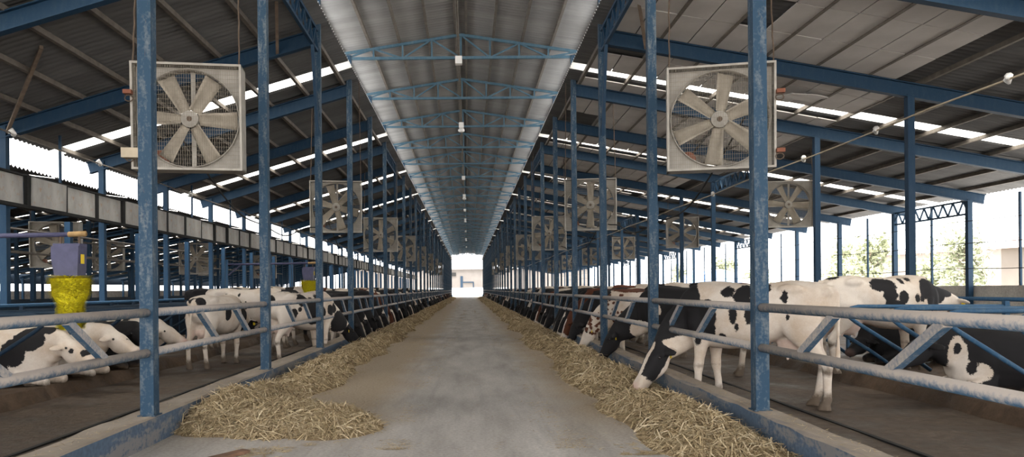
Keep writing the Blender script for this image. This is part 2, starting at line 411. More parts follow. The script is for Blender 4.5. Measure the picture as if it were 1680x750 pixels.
# ------------------------------------------------------------------ roofs
def corr_mesh(name, xa, za, xb, zb, ly, mat, pitch=.168, amp=.03, th=.0):
    n = max(2, int(round(ly/pitch*4))); vs = []; fs = []
    for j in range(n + 1):
        y = ly*j/n; dz = amp*math.sin(2*math.pi*y/pitch)
        vs += [(xa, y, za + dz), (xb, y, zb + dz)]
    for j in range(n): a = 2*j; fs.append((a, a+1, a+3, a+2))
    if mat is M_SKYL: return MB().add(vs, fs).mesh(name, mat, True)
    m = len(vs); vs += [(x, y, z + .012) for x, y, z in vs]; fs += [tuple(i + m for i in f)[::-1] for f in fs]
    fs += [(0, 1, m+1, m), (m-2, m-1, 2*m-1, 2*m-2)]
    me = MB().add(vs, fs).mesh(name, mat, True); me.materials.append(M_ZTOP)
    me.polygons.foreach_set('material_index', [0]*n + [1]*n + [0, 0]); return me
SKF, SKW = .64, .14          # skylight strip: start and width as a fraction of a bay
def roof_side(name, xa, xb, zf, sky, lab, mat):
    root = empty(name); tag(root, lab, 'roof', kind='structure')
    za, zb = zf(xa) + .26, zf(xb) + .26
    full = corr_mesh('roof_sheet', xa, za, xb, zb, S + .02, mat)
    a = corr_mesh('roof_sheet', xa, za, xb, zb, S*SKF, mat); c = corr_mesh('roof_sheet', xa, za, xb, zb, S*(1-SKF-SKW) + .02, mat)
    bq = corr_mesh('skylight_sheet', xa, za, xb, zb, S*SKW, M_SKYL)
    for i in range(I0 - 1, I1):
        y = PY(i)
        if sky and i % 2 == 0:
            link('roof_sheet', a, root, (0, y, 0)); link('skylight_sheet', bq, root, (0, y + S*SKF, .003)); link('roof_sheet', c, root, (0, y + S*(SKF+SKW), 0))
        else: link('roof_sheet', full, root, (0, y, 0))
    return root
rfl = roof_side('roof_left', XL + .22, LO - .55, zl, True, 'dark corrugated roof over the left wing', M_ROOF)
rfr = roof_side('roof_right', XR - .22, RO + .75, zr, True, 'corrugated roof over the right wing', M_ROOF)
def zc_(x): return ZT + ztop(x - XC) + .12
rfc = empty('roof_centre'); tag(rfc, 'raised grey corrugated centre roof over the feed drive', 'roof', kind='structure')
for sg in (-1, 1):
    xa, xb = XC, XC + sg*3.5
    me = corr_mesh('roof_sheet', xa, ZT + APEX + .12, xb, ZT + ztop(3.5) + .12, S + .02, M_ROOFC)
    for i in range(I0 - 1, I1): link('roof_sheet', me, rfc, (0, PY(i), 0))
    for u in (.14, .85, 1.6, 2.35, 3.1):
        MB().box(XC + sg*u - .03, XC + sg*u + .03, YA, YB, ZT + ztop(u) + .03, ZT + ztop(u) + .11).build('purlin', M_PURLIN, rfc)
LY = PY(I1) - YA
for k in range(8):
    x = XL - .15 - k*.94
    if x > LO - .3: MB().box(x - .04, x + .04, YA, YB, zl(x) + .15, zl(x) + .245).build('purlin', M_PURLIN, rfl)
k = 0; x = XR + .15
while x < RO + .4:
    MB().box(x - .035, x + .035, YA, YB, zr(x) + .15, zr(x) + .245).build('purlin', M_PURLIN, rfr); x += 1.07
# insulation boards under the right roof, to the middle columns
rows = []; x = XR + .19
while x < RM - .2: rows += [(x, x + .50), (x + .515, x + 1.02)]; x += 1.07
ang = math.atan(.183); bmesh = {}
stuff = MB(); nb = 0
for i in range(0, I1):
    sky = i % 2 == 0
    segs = [(.02, .33), (.335, .63), (.825, .985)] if sky else [(.02, .34), (.345, .66), (.665, .985)]
    for si, (a, b) in enumerate(segs):
        for r, (xa, xb) in enumerate(rows):
            if r < 2 and si == (0 if i % 3 else 2): continue
            if r >= 11 and random.random() < .55: continue
            if random.random() < .015: continue
            L = (b - a)*S - .01; W = (xb - xa); xm = (xa + xb)/2; ym = PY(i) + (a + b)/2*S; zm = zr(xm) + .175 + random.uniform(-.004, .004)
            tilt = random.uniform(-.006, .006)
            if nb < 296:
                key = (round(L, 2), round(W, 2))
                if key not in bmesh: bmesh[key] = MB().box(-W/2, W/2, -L/2, L/2, -.012, .012).mesh('insulation_board', M_BOARD)
                link('insulation_board', bmesh[key], rfr, (xm, ym, zm), (tilt, ang + random.uniform(-.006, .006), 0)); nb += 1
            else:
                za, zb = zr(xa) + .175, zr(xb) + .175; y0, y1 = ym - L/2, ym + L/2
                stuff.add([(xa, y0, za), (xb, y0, zb), (xb, y1, zb), (xa, y1, za), (xa, y0, za+.024), (xb, y0, zb+.024), (xb, y1, zb+.024), (xa, y1, za+.024)],
                          [(0,3,2,1),(4,5,6,7),(0,1,5,4),(1,2,6,5),(2,3,7,6),(3,0,4,7)])
sb = stuff.build('distant_insulation_boards', M_BOARD, rfr); sb['kind'] = 'stuff'
tb = MB().add([(-.5,-.3,0),(.1,-.34,.01),(.5,-.22,0),(.42,.1,-.02),(.5,.3,-.05),(-.1,.2,-.03),(-.5,.33,0),(-.4,0,.02)] + [(-.5,-.3,.02),(.1,-.34,.03),(.5,-.22,.02),(.42,.1,0),(.5,.3,-.03),(-.1,.2,-.01),(-.5,.33,.02),(-.4,0,.04)],
              [tuple(range(8))[::-1], tuple(range(8, 16))] + [(i, (i+1)%8, (i+1)%8+8, i+8) for i in range(8)]).build('torn_board', M_BOARD, rfr, (7.75, 17.55, zr(7.75) + .07), (.12, ang - .14, .2))
# ridge conduit and lamps
o = MB().tube([(XC - .06, YA, ZT + .07), (XC - .06, YB, ZT + .07)], .03, 6).build('ridge_conduit', M_PURLIN); tag(o, 'dusty conduit running along the centre trusses', 'conduit')
lampb = MB(); lampb.box(-.09, .09, -.09, .09, -.20, .0)
lme = lampb.mesh('lamp_housing', M_WHITE)
gl = MB()
for a, b in ((0, 1),): gl.tube([(0, 0, -.20), (0, 0, -.26), (0, 0, -.32), (0, 0, -.35)], [.07, .12, .11, .05], 10)
gme = gl.mesh('lamp_globe', M_WHITE, True)
for q, i in enumerate((3, 5, 8, 10, 12, 14, 17, 20, 24)):
    t = empty('ridge_lamp', (XC - .06, PY(i) + (0 if q % 2 == 0 else -.5), ZT + .03)); link('lamp_housing', lme, t)
    if q % 2: link('lamp_globe', gme, t)
    MB().bar((0, 0, 0), (0, 0, .07), .02, .02).build('lamp_hanger', M_PURLIN, t)
    tag(t, '%s small white lamp from the camera hanging under the ridge' % ORD[q], 'lamp', 'ridge lamps')

# ------------------------------------------------------------------ feed barriers
TOPZ, LOWZ = 1.25, .865
def barrier_meshes():
    L = S - .13
    a = MB().tube([(0, .065 - .01, TOPZ), (0, S - .055, TOPZ)], .042, 12).mesh('top_rail', M_RAIL, True)
    b = MB().tube([(0, .055, LOWZ), (0, S - .055, LOWZ)], .042, 12).mesh('bottom_rail', M_RAIL, True)
    c = MB().bar((0, 1.35, TOPZ - .02), (0, 1.95, LOWZ + .02), .055, .065).mesh('diagonal_strut', M_RAIL)
    d = MB().bar((0, 2.70, TOPZ - .02), (0, 3.30, LOWZ + .02), .055, .065).mesh('diagonal_strut', M_RAIL)
    return (('top_rail', a), ('bottom_rail', b), ('diagonal_strut', c), ('diagonal_strut', d))
BM = barrier_meshes()
for x, w in ((XL, 'left'), (XR, 'right')):
    for i in range(I0, I1):
        t = empty('feed_barrier', (x, PY(i), 0)); k = i + 2
        for n, me in BM: link(n, me, t)
        tag(t, ('%s two rail pipe barrier from the camera on the %s curb' % (ORD[k], w)) if k < 16 else 'distant two rail pipe barrier on the %s curb' % w, 'barrier', '%s feed barriers' % w)

# ------------------------------------------------------------------ fans
FW = 1.36; FD = .40
def ring_plate(R, n=48):
    """square front plate with a round hole"""
    mb = MB(); h = FW/2 - .03; vs = []; fs = []
    for y in (0, .02):
        for k in range(n):
            t = 2*math.pi*k/n; c, s_ = math.cos(t), math.sin(t); m = max(abs(c), abs(s_))
            vs.append((R*c, y, R*s_)); vs.append((h*c/m, y, h*s_/m))
    for k in range(n):
        a, b = 2*k, 2*((k+1) % n); fs.append((a, a+1, b+1, b)); o = 2*n; fs.append((o+b, o+b+1, o+a+1, o+a)); fs.append((a, b, o+b, o+a))
    return mb.add(vs, fs)
def fan_parts():
    P = []; h = FW/2
    rp = ring_plate(.63); vsn = len(rp.v)
    P.append(('orifice_plate', rp.mesh('orifice_plate', M_FAN), (0, .16, 0), (0, 0, 0)))
    sh = MB(); n = 48
    for k in range(n):
        a, b = 2*math.pi*k/n, 2*math.pi*(k+1)/n
        pts = [(r*math.cos(t), y, r*math.sin(t)) for t in (a, b) for (r, y) in ((.625, .10), (.625, .33), (.64, .33), (.64, .10))]
        sh.add(pts, [(0,1,5,4),(1,2,6,5),(2,3,7,6),(3,0,4,7)])
    P.append(('shroud_ring', sh.mesh('shroud_ring', M_FAN, True), (0, 0, 0), (0, 0, 0)))
    for nm, bx in (('side_panel', (-h, -h + .02, 0, FD, -h, h)), ('side_panel', (h - .02, h, 0, FD, -h, h)), ('top_panel', (-h, h, 0, FD, h - .02, h)), ('bottom_panel', (-h, h, 0, FD, -h, -h + .02))):
        P.append((nm, MB().box(*bx).mesh(nm, M_FAN), (0, 0, 0), (0, 0, 0)))
    for (x0, x1, z0, z1) in ((-h, h, h - .028, h), (-h, h, -h, -h + .028), (-h, -h + .028, -h + .028, h - .028), (h - .028, h, -h + .028, h - .028)):
        P.append(('frame_rail', MB().box(x0, x1, -.02, .015, z0, z1).mesh('frame_rail', M_FAN), (0, 0, 0), (0, 0, 0)))
    gd = MB(); m = 46; r = .0014
    for k in range(1, m): x = -h + .03 + (FW - .06)*k/m; gd.box(x - r, x + r, -.004, 0, -h + .03, h - .03)
    for k in range(1, 24): z = -h + .03 + (FW - .06)*k/24; gd.box(-h + .03, h - .03, -.008, -.004, z - r, z + r)
    P.append(('guard_mesh', gd.mesh('guard_mesh', M_WIRE), (0, 0, 0), (0, 0, 0)))
    bl = MB(); vs = []; fs = []; q = 8
    for k in range(q + 1):
        t = k/q; rad = .11 + .49*t; wd = .085 + .035*t; tw = math.radians(38 - 14*t)
        for j, (u, c) in enumerate(((-1, 0), (-.5, .020), (0, .028), (.5, .020), (1, 0))):
            x = u*wd; yy = c
            for sgn in (0, .006): vs.append((x*math.cos(tw) - yy*math.sin(tw), .20 + x*math.sin(tw) + yy*math.cos(tw) + sgn, rad))
    for k in range(q):
        for j in range(4):
            a = k*10 + j*2; fs.append((a, a+2, a+12, a+10)); fs.append((a+11, a+13, a+3, a+1))
        a = k*10; fs.append((a, a+10, a+11, a+1)); fs.append((a+9, a+19, a+18, a+8))
    a = q*10; fs.append((a, a+2, a+4, a+6, a+8, a+9, a+7, a+5, a+3, a+1))
    bme = bl.add(vs, fs).mesh('fan_blade', M_BLADE, True)
    for k in range(6): P.append(('fan_blade', bme, (0, 0, 0), (0, math.radians(28 + 60*k), 0)))
    hub = MB().tube([(0, .155, 0), (0, .16, 0), (0, .24, 0)], [.06, .11, .11], 16).mesh('hub', M_FAN); P.append(('hub', hub, (0, 0, 0), (0, 0, 0)))
    P.append(('hub_cap', MB().tube([(0, .14, 0), (0, .156, 0)], .035, 12).mesh('hub_cap', M_CHAIN), (0, 0, 0), (0, 0, 0)))
    P.append(('motor_strut', MB().bar((.03, .30, -h), (.03, .30, h), .05, .03, (0, 1, 0)).mesh('motor_strut', M_FAN), (0, 0, 0), (0, 0, 0)))
    P.append(('motor', MB().tube([(-.40, .25, -.50), (-.40, .42, -.50)], .10, 14).mesh('motor', M_RUST), (0, 0, 0), (0, 0, 0)))
    P.append(('drive_belt', MB().bar((-.40, .27, -.50), (0, .27, 0), .02, .03).mesh('drive_belt', M_DARK), (0, 0, 0), (0, 0, 0)))
    return P
FP = fan_parts()
def chain(t, a, b):
    n = 14; pts = [Vector(a).lerp(Vector(b), k/n) + Vector((.008*(k % 2), .006*((k//2) % 2), 0)) for k in range(n + 1)]
    MB().tube(pts, .010, 5).build('chain', M_CHAIN, t)
def fan(loc, rz, tilt, roofz, lab, grp, rot=0, chains=True):
    t = empty('ventilation_fan', loc); t.rotation_euler = (tilt, 0, rz)
    for n, me, l, r in FP:
        r2 = (r[0], r[1] + (rot if n == 'fan_blade' else 0), r[2]); link(n, me, t, l, r2)
    if chains:
        h = FW/2
        inv = (Matrix.Translation(loc) @ Matrix.Rotation(rz, 4, 'Z') @ Matrix.Rotation(tilt, 4, 'X')).inverted()
        for x in (-h + .03, h - .03):
            p = Matrix.Translation(loc) @ Matrix.Rotation(rz, 4, 'Z') @ Vector((x, .02, h))
            chain(t, (x, .02, h), inv @ Vector((p.x - .04*np.sign(x), p.y + .1, roofz(p.x) + .27)))
    tag(t, lab, 'fan', grp)
    return t
GF = 'square ventilation fans'
f1 = fan((-3.58, 9.75, EYE + 2.24), math.radians(9), math.radians(2.5), lambda x: zl(x), 'big square fan hanging nearest on the left, partly behind a post', GF, math.radians(3))
f2 = fan((3.32, 9.95, EYE + 2.22), math.radians(-13), math.radians(2.5), lambda x: zr(x), 'big square fan hanging nearest on the right, partly behind a post', GF, math.radians(-20))
for fo, sx, nm in ((f1, -1, 'left'), (f2, 1, 'right')):
    for z in (.25, -.5):
        x = sx*(FW/2 + (.03 if sx > 0 else -.0))
        MB().box(min(x, x + sx*.02) - .04, max(x, x + sx*.02) + .04, -.12, -.02, z, z + .05).build('side_bracket', M_RUST, fo)
        MB().tube([(x + .05*math.cos(t), -.07, z - .05 + .04*math.sin(t)) for t in np.linspace(0, 2*math.pi, 11)], .008, 5).build('ring_handle', M_CHAIN, fo)
MB().box(-FW/2 - .06, -FW/2 + .16, -.25, -.03, -.56, -.44).build('junction_box', M_CREAM, f1)
for q, k in enumerate(range(1, 8)):
    y = 9.75 + 10.3*k
    n = ORD[k] if k < 4 else None
    fan((-3.46, y, EYE + 2.2), math.radians(8), .04, lambda x: zl(x), ('%s square fan along the left feed posts' % n) if n else 'distant square fan hanging along the left feed posts', GF, k*.3)
    fan((3.24, y, EYE + 2.2), math.radians(-9), .04, lambda x: zr(x), ('%s square fan along the right feed posts' % n) if n else 'distant square fan hanging along the right feed posts', GF, k*.37 + .2)
for q, y in enumerate((22.4, 33.6, 46.4, 58.6, 71.5, 84.2)):
    fan((9.5, y, EYE + 2.42), math.radians(-6), .04, lambda x: zr(x), ('%s square fan along the right middle columns' % ORD[q]) if q < 3 else 'distant square fan along the right middle columns', GF, q*.5 + .1)

lu = MB().box(-.025, .025, -.025, .025, 3.95, zl(LO + .1) + .26).mesh('thin_upright', M_BEAM)
for i in range(1, 20):
    o = link('thin_upright', lu, loc=(LO + .14, PY(i) + S*.45, 0)); tag(o, ('%s thin upright in the bright gap under the left eave' % ORD[i-1]) if i < 12 else 'distant thin upright in the gap under the left eave', 'upright', 'thin uprights under the left eave')
# ------------------------------------------------------------------ suspended lines on both sides
def line_(x, z, sag, lab, beads, mat=M_CREAM, r=.018):
    t = empty('suspended_line', (x, 0, 0)); pts = []
    ys = np.linspace(5, 120, 110)
    MB().tube([(0, y, z - sag*abs(math.sin(math.pi*(y - 5)/8.4))) for y in ys], r, 5).build('line_pipe', mat, t)
    for y in beads:
        b = MB(); zz = z - sag*abs(math.sin(math.pi*(y - 5)/8.4))
        b.tube([(-.03, y - .06, zz), (.01, y - .02, zz + .05), (.03, y + .03, zz - .02), (0, y + .07, zz + .02)], [.03, .06, .055, .025], 7); b.build('white_wrap', M_WHITE, t, smooth=True)
    tag(t, lab, 'pipe')
line_(8.2, EYE + 3.13, .04, 'thin suspended pipe with white wraps crossing under the right roof', (11.55, 15.3, 18.6, 25.5, 34))
line_(-8.9, EYE + 3.15, .04, 'thin suspended pipe with white wraps under the left roof', (14.9, 18.4, 24.5, 33), M_PURLIN)

for sx, w in ((-1, 'left'), (1, 'right')):
    for k in range(3):
        y0, y1 = 10.15 + 10.3*k, 10.0 + 10.3*(k + 1); x0 = sx*(3.95 if sx < 0 else 3.7)
        pts = [(x0 + .04*math.sin(7*u + k), y0 + (y1 - y0)*u, EYE + 1.75 - .55*math.sin(math.pi*u) + .05*math.sin(17*u) + .5*(1-u)**6) for u in np.linspace(0, 1, 40)]
        o = MB().tube(pts, .014, 5).build('power_cable', M_DARK); tag(o, '%s sagging power cable between fans along the %s feed posts' % (ORD[k], w), 'cable', 'power cables')
# ------------------------------------------------------------------ neighbouring shed beyond the left eave
XN = -9.40
nr = empty('gutter_fascia', (XN, 0, 0)); tag(nr, 'band of stained metal panels with dark joints above the left side opening', 'fascia')
PLN = 1.50; ys0 = 9.4*1250/722 - 2*PLN
pm = MB().box(-.02, .02, .07, PLN - .07, 3.32, 3.93).mesh('panel', M_FASCIA); jm = MB().box(-.035, .045, -.07, .07, 3.28, 3.95).mesh('joint_strip', M_DARK)
k = 0; y = ys0 - 6*PLN
while y < YB:
    link('panel', pm, nr, (0, y, 0), (random.uniform(-.006, .006), random.uniform(-.02, .02), 0)); link('joint_strip', jm, nr, (0, y, 0)); y += PLN
MB().box(-.06, .06, YA, YB, 3.93, 3.97).build('top_lip', M_DARK, nr); MB().box(-.06, .06, YA, YB, 3.25, 3.32).build('bottom_lip', M_DARK, nr)
rn = empty('roof_neighbour'); tag(rn, 'dark corrugated roof of the neighbouring shed', 'roof', kind='structure')
def zn(x): return 4.45 + .14*(-x - 10.7) if x > -19 else 4.45 + .14*8.3 - .18*(-x - 19)
ma = corr_mesh('roof_sheet', -10.75, zn(-10.75), -19, zn(-19), S*.95, M_ROOF); mb_ = corr_mesh('roof_sheet', -19, zn(-19), -34, zn(-34), S*.95, M_ROOF)
mc = corr_mesh('skylight_sheet', -10.75, zn(-10.75), -19, zn(-19), S*.05, M_SKYL); md = corr_mesh('skylight_sheet', -19, zn(-19), -34, zn(-34), S*.05, M_SKYL)
rnl = MB().ibeam((-10.75, 0, zn(-10.75) - .35), (-19, 0, zn(-19) - .35), .14, .26).mesh('rafter', M_BEAM); rnr = MB().ibeam((-19, 0, zn(-19) - .35), (-34, 0, zn(-34) - .35), .14, .26).mesh('rafter', M_BEAM)
for i in range(-1, I1):
    y = PY(i)
    link('roof_sheet', ma, rn, (0, y, 0)); link('roof_sheet', mb_, rn, (0, y, 0)); link('skylight_sheet', mc, rn, (0, y + S*.95, 0)); link('skylight_sheet', md, rn, (0, y + S*.95, 0))
    link('rafter', rnl, rn, (0, y, 0)); link('rafter', rnr, rn, (0, y, 0))
for x in np.arange(-11.3, -34, -1.3): MB().box(x - .035, x + .035, YA, YB, zn(x) - .14, zn(x) - .05).build('purlin', M_PURLIN, rn)
for x, z1, wh in ((-10.45, 3.3, 'under the gutter band'), (-16.2, 4.5, 'inside the neighbouring shed'), (-21.8, 4.5, 'deep inside the neighbouring shed'), (-27.6, 3.5, 'beyond the neighbouring shed middle'), (-33.8, 2.6, 'on the neighbouring shed far side')):
    row_posts(x, ZC, z1, .15, wh, i0=0, mat=M_BEAM)
o = MB().box(-34.6, -9.9, YA, YB, -.33, ZC + .02).build('floor_neighbour', M_BED); tag(o, 'dark floor of the neighbouring shed', 'floor', kind='structure')
for x, z, h, nm in ((-16.0, 1.0, .22, 'inside'), (-21.6, 1.0, .22, 'deep inside')):
    mbx = MB().box(x - .04, x + .04, YA, YB, .2, 1.15).build('partition_wall', M_NAVY); tag(mbx, 'low blue partition wall %s the neighbouring shed' % nm, 'wall', kind='structure')
for q, (x, y) in enumerate(((-11.6, 17.2), (-12.2, 22.5), (-17, 21.5), (-11.8, 33), (-17, 36), (-12, 45), (-17, 50))):
    fan((x, y, EYE + (1.42 if x > -13 else 1.7)), math.radians(14), .04, lambda x_: zn(x_), '%s square fan from the camera inside the neighbouring dark shed' % ORD[q], 'fans in the neighbouring shed', q*.4)
for q, (y0, y1, z, x) in enumerate(((13, 30, 3.0, -10.9), (15, 40, 2.7, -13.5), (12, 50, 2.55, -12.2), (18, 60, 3.4, -15.0))):
    o = MB().tube([(x, y0, z), (x, y1, z)], .03, 6).build('service_pipe', M_PURLIN); tag(o, '%s thin service pipe under the neighbouring shed roof' % ORD[q], 'pipe', 'service pipes')
o = MB().box(-34.5, -34.3, YA, YB, -.3, 1.6).build('wall_neighbour_block', M_BWALL0); tag(o, 'low wall added to darken the far side of the neighbouring shed', 'wall', kind='structure')  # added to close off the far side and darken the shed interior
o = MB().box(-34.5, -34.3, YA, YB, 2.15, 3.3).build('wall_neighbour_block', M_NAVY); tag(o, 'dark upper sheeting added to block light on the far side of the neighbouring shed', 'wall', kind='structure')  # added light blocker, leaves only a narrow bright strip above the low wall
# back wall panels of the left stalls
wl = empty('stall_wall', (-9.2, 0, 0)); tag(wl, 'low dark blue panel wall behind the left stalls', 'wall', kind='structure')
wm = MB().box(-.03, .03, .03, S - .03, ZC, 1.22).mesh('wall_panel', M_NAVY)
for i in range(I0, I1): link('wall_panel', wm, wl, (0, PY(i), 0))

# ------------------------------------------------------------------ free stall dividers
def divider_meshes(sg):
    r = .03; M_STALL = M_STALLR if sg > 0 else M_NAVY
    top = [(1.25*sg, 0, .16), (1.0*sg, 0, .34), (.12*sg, 0, .90), (.02*sg, 0, .98), (.0, 0, 1.05), (.05*sg, 0, 1.11), (.16*sg, 0, 1.135), (2.45*sg, 0, 1.12)]
    return (('pipe_loop', MB().tube(top, r, 8).mesh('pipe_loop', M_STALL, True)), ('support_post', MB().bar((2.4*sg, 0, -.1), (2.4*sg, 0, 1.2), .07, .07).mesh('support_post', M_STALL)))
DV = {1: divider_meshes(1), -1: divider_meshes(-1)}
for sg, x, w in ((1, 5.75, 'right'), (-1, -6.0, 'left')):
    for k in range(48):
        y = 6.75 + 1.2*k
        if sg < 0: y += .4
        t = empty('stall_divider', (x, y, 0))
        for n, me in DV[sg]: link(n, me, t)
        tag(t, ('%s bent blue pipe stall divider from the camera on the %s' % (ORD[k], w)) if k < 12 else 'distant bent blue pipe stall divider on the %s' % w, 'stall divider', '%s stall dividers' % w)
    o = MB().tube([(sg*9.06, 4, 1.2), (sg*9.06, 66, 1.2)], .035, 8).build('neck_rail', M_STALL, smooth=True); tag(o, 'long blue pipe rail tying the %s stall dividers together' % w, 'rail')

# ------------------------------------------------------------------ right outer wall and what lies beyond
o = MB().box(RO + .12, RO + .34, YA, YB, -.3, 1.42).build('wall_right', conc('rough_wall', (.36, .33, .30), (.45, .42, .38), (.52, .49, .45), 1.2)); tag(o, 'low rough concrete wall along the right side', 'wall', kind='structure')
for q, z in enumerate((1.95, 2.75, 3.45)):
    o = MB().tube([(RO - .1, y, z + .03*math.sin(y*.8)) for y in np.linspace(2, 130, 160)], .011, 4).build('side_wire', M_DARK); tag(o, '%s thin dark wire across the right side opening counted from below' % ORD[q], 'wire')
mm = MB().box(-.03, .03, -.03, .03, 1.42, zr(RO) - .1).mesh('thin_upright', M_BEAM)
for i in range(2, 22):
    o = link('thin_upright', mm, loc=(RO + .1, PY(i) + S/2, 0)); tag(o, ('%s thin upright between the right outer columns' % ORD[i-2]) if i < 12 else 'distant thin upright between the right outer columns', 'upright', 'thin uprights on the right wall')
M_LEAF = simple('haze_pale_leaves', (.27, .29, .19), .8, 0, .3, 3); M_BARK = simple('bark', (.25, .2, .15), .9)  # leaf green lightened, outdoor haze is put into the colour
def tree_mesh(h, r, n, seed, low=.35):
    rg = np.random.default_rng(seed); mb = MB()
    cs = [(rg.normal(0, r*.38), rg.normal(0, r*.38), h*rg.uniform(low, .95)) for _ in range(26)]
    for k in range(n):
        c = cs[rg.integers(len(cs))]; p = Vector(c) + Vector(rg.normal(0, r*.24, 3)); a = Vector(rg.normal(0, 1, 3)).normalized(); b = a.orthogonal().normalized(); w = rg.uniform(.12, .26)
        mb.add([p - a*w, p + b*w*.5, p + a*w, p - b*w*.5], [(0, 1, 2, 3)])
    tr = MB().tube([(0, 0, -.3), (.05, 0, h*.3), (0, .1, h*.6), (.1, 0, h*.85)], [.16, .13, .08, .03], 7)
    for k in range(6):
        z = h*rg.uniform(.3, .7); a = rg.uniform(0, 6.28); tr.tube([(0, 0, z), (r*.5*math.cos(a), r*.5*math.sin(a), z + h*.15)], [.06, .02], 5)
    return mb.mesh('foliage', M_LEAF), tr.mesh('trunk', M_BARK, True)
TR = [tree_mesh(5.2, 1.6, 1500, 1, .15), tree_mesh(6, 1.9, 1700, 2, .18), tree_mesh(4, 1.5, 1300, 3, .12)]
tspots = [(29, 34.5, 0), (35, 42.5, 2), (33, 50.5, 1), (30, 57, 0), (33, 66, 2), (37, 75, 1), (44, 90, 0), (36, 94, 2), (35, 105, 1), (33, 118, 0), (36, 130, 2), (36.5, 60, 2)]
for q, (x, y, v) in enumerate(tspots):
    t = empty('tree', (x, y, -.3), random.uniform(0, 6)); link('foliage', TR[v][0], t); link('trunk', TR[v][1], t)
    tag(t, '%s hazy green tree from the right beyond the open side' % ORD[q], 'tree', 'trees beyond the right side')
M_BWALL = simple('beige_render', (.20, .175, .155), .85, 0, .06, 1); M_BWIN = simple('building_window', (.16, .16, .17), .4); M_BROOF = simple('building_roof', (.42, .34, .30), .8, 0, .1, 2)
def house(x, y, rz, L, D, H, nw, lab, flat=False):
    t = empty('building', (x, y, -.3), rz)
    MB().box(-L/2, L/2, 0, D, 0, H).build('wall', M_BWALL, t)
    if flat: MB().box(-L/2 - .2, L/2 + .2, -.2, D + .2, H, H + .35).build('roof', M_BROOF, t)
    else: MB().add([(-L/2-.4,-.5,H),(L/2+.4,-.5,H),(L/2+.4,D+.5,H),(-L/2-.4,D+.5,H),(-L/2-.4,D/2,H+1.6),(L/2+.4,D/2,H+1.6)],[(0,1,5,4),(2,3,4,5),(0,4,3),(1,2,5),(0,3,2,1)]).build('roof', M_BROOF, t)
    for k in range(nw):
        u = -L/2 + L*(k + .5)/nw; wv = MB().box(u - .55, u + .55, -.04, .02, 1.1, 2.4).build('window', M_BWIN, t)
        MB().box(u - .03, u + .03, -.07, -.04, 1.1, 2.4).build('mullion', M_BWALL, wv)
    tag(t, lab, 'building')
house(46, 46, math.radians(90 + 12), 16, 8, 4.2, 6, 'long beige building beyond the right side, nearest')
house(60, 78, math.radians(90 + 10), 26, 10, 5.2, 8, 'wide beige building farther off beyond the right side', True)
house(75, 60, math.radians(90), 14, 10, 12, 5, 'tall pale block rising behind the right trees', True)
tk = empty('blue_tank', (27, 82, -.3)); bt = MB()
bt.add(*[(lambda vs, fs: (vs, fs))([(3.2*math.cos(math.pi*k/16), yy, 3.6*math.sin(math.pi*k/16)) for yy in (0, 7) for k in range(17)], [(k, k+1, k+18, k+17) for k in range(16)] + [tuple(range(17))[::-1], tuple(range(17, 34))])][0])
bt.build('arched_cover', simple('pale_blue_sheet', (.25, .42, .72), .5, 0, .05), tk)
for k in range(4): MB().tube([(3.23*math.cos(math.pi*j/16), 7*k/3, 3.63*math.sin(math.pi*j/16)) for j in range(17)], .05, 5).build('hoop', M_WHITE, tk)
tag(tk, 'pale blue arched shelter beyond the open right side', 'shelter')
# far end
o = MB().box(-9, 9, 170, 170.3, -.3, 1.75).build('end_fence', simple('white_wall', (.78, .77, .75), .8, 0, .04)); tag(o, 'low white wall outside the far end of the shed', 'wall')
o = MB().box(-8.5, 8.5, 160, 160.4, -.3, .35).build('end_kerb', simple('blue_kerb', (.12, .17, .23), .8, 0, .1)); tag(o, 'pale blue kerb across the far end of the drive', 'kerb')
t = empty('end_building', (0, 190, -.3)); M_EW = simple('end_wall_render', (.115, .105, .098), .9, 0, .1, .6); MB().box(-30, 30, 0, 10, 0, 6.6).build('wall', M_EW, t)
for (x0, x1, z0, z1, n, m_) in ((-1.9, -1.3, 1.8, 5.0, 'downpipe', M_NAVY), (-1.3, 1.4, 3.35, 3.6, 'door_lintel', M_NAVY), (1.2, 1.45, 1.5, 3.4, 'door_jamb', M_NAVY), (-4.2, -3.0, 5.0, 5.9, 'window', M_DARK)):
    MB().box(x0, x1, -.15, .02, z0, z1).build(n, m_, t)
MB().box(-30.3, 30.3, -.3, 10, 6.6, 6.75).build('parapet', M_EW, t); tag(t, 'beige building with a blue doorway beyond the far end', 'building')

# ------------------------------------------------------------------ cow brushes
def bristle_mesh(seed, n, r0, r1, h):
    rg = np.random.default_rng(seed); mb = MB()
    for k in range(n):
        a = rg.uniform(0, 6.283); z = rg.uniform(0, 1)
        u_ = min(1, max(0, (z - .45)/.35)); rr = (.205 + (r1 - .205)*u_*u_*(3 - 2*u_))*rg.uniform(.85, 1.08)
        d = Vector((math.cos(a), math.sin(a), rg.uniform(-.25, .18))); p0 = d*.05; p0.z = z*h; p1 = Vector((d.x*rr, d.y*rr, z*h + d.z*rr*.7)); s_ = Vector((-d.y, d.x, 0))*.0055
        mb.add([p0 - s_*.5, p0 + s_*.5, p1 + s_, p1 - s_], [(0, 1, 2, 3)])
    return mb
brm = bristle_mesh(3, 24000, .36, .315, .76).mesh('bristles', M_YELLOW); brc = MB().tube([(0, 0, -.02), (0, 0, .1), (0, 0, .35), (0, 0, .5), (0, 0, .74)], [.15, .165, .175, .25, .27], 18).mesh('brush_core', M_YELLOW, True)
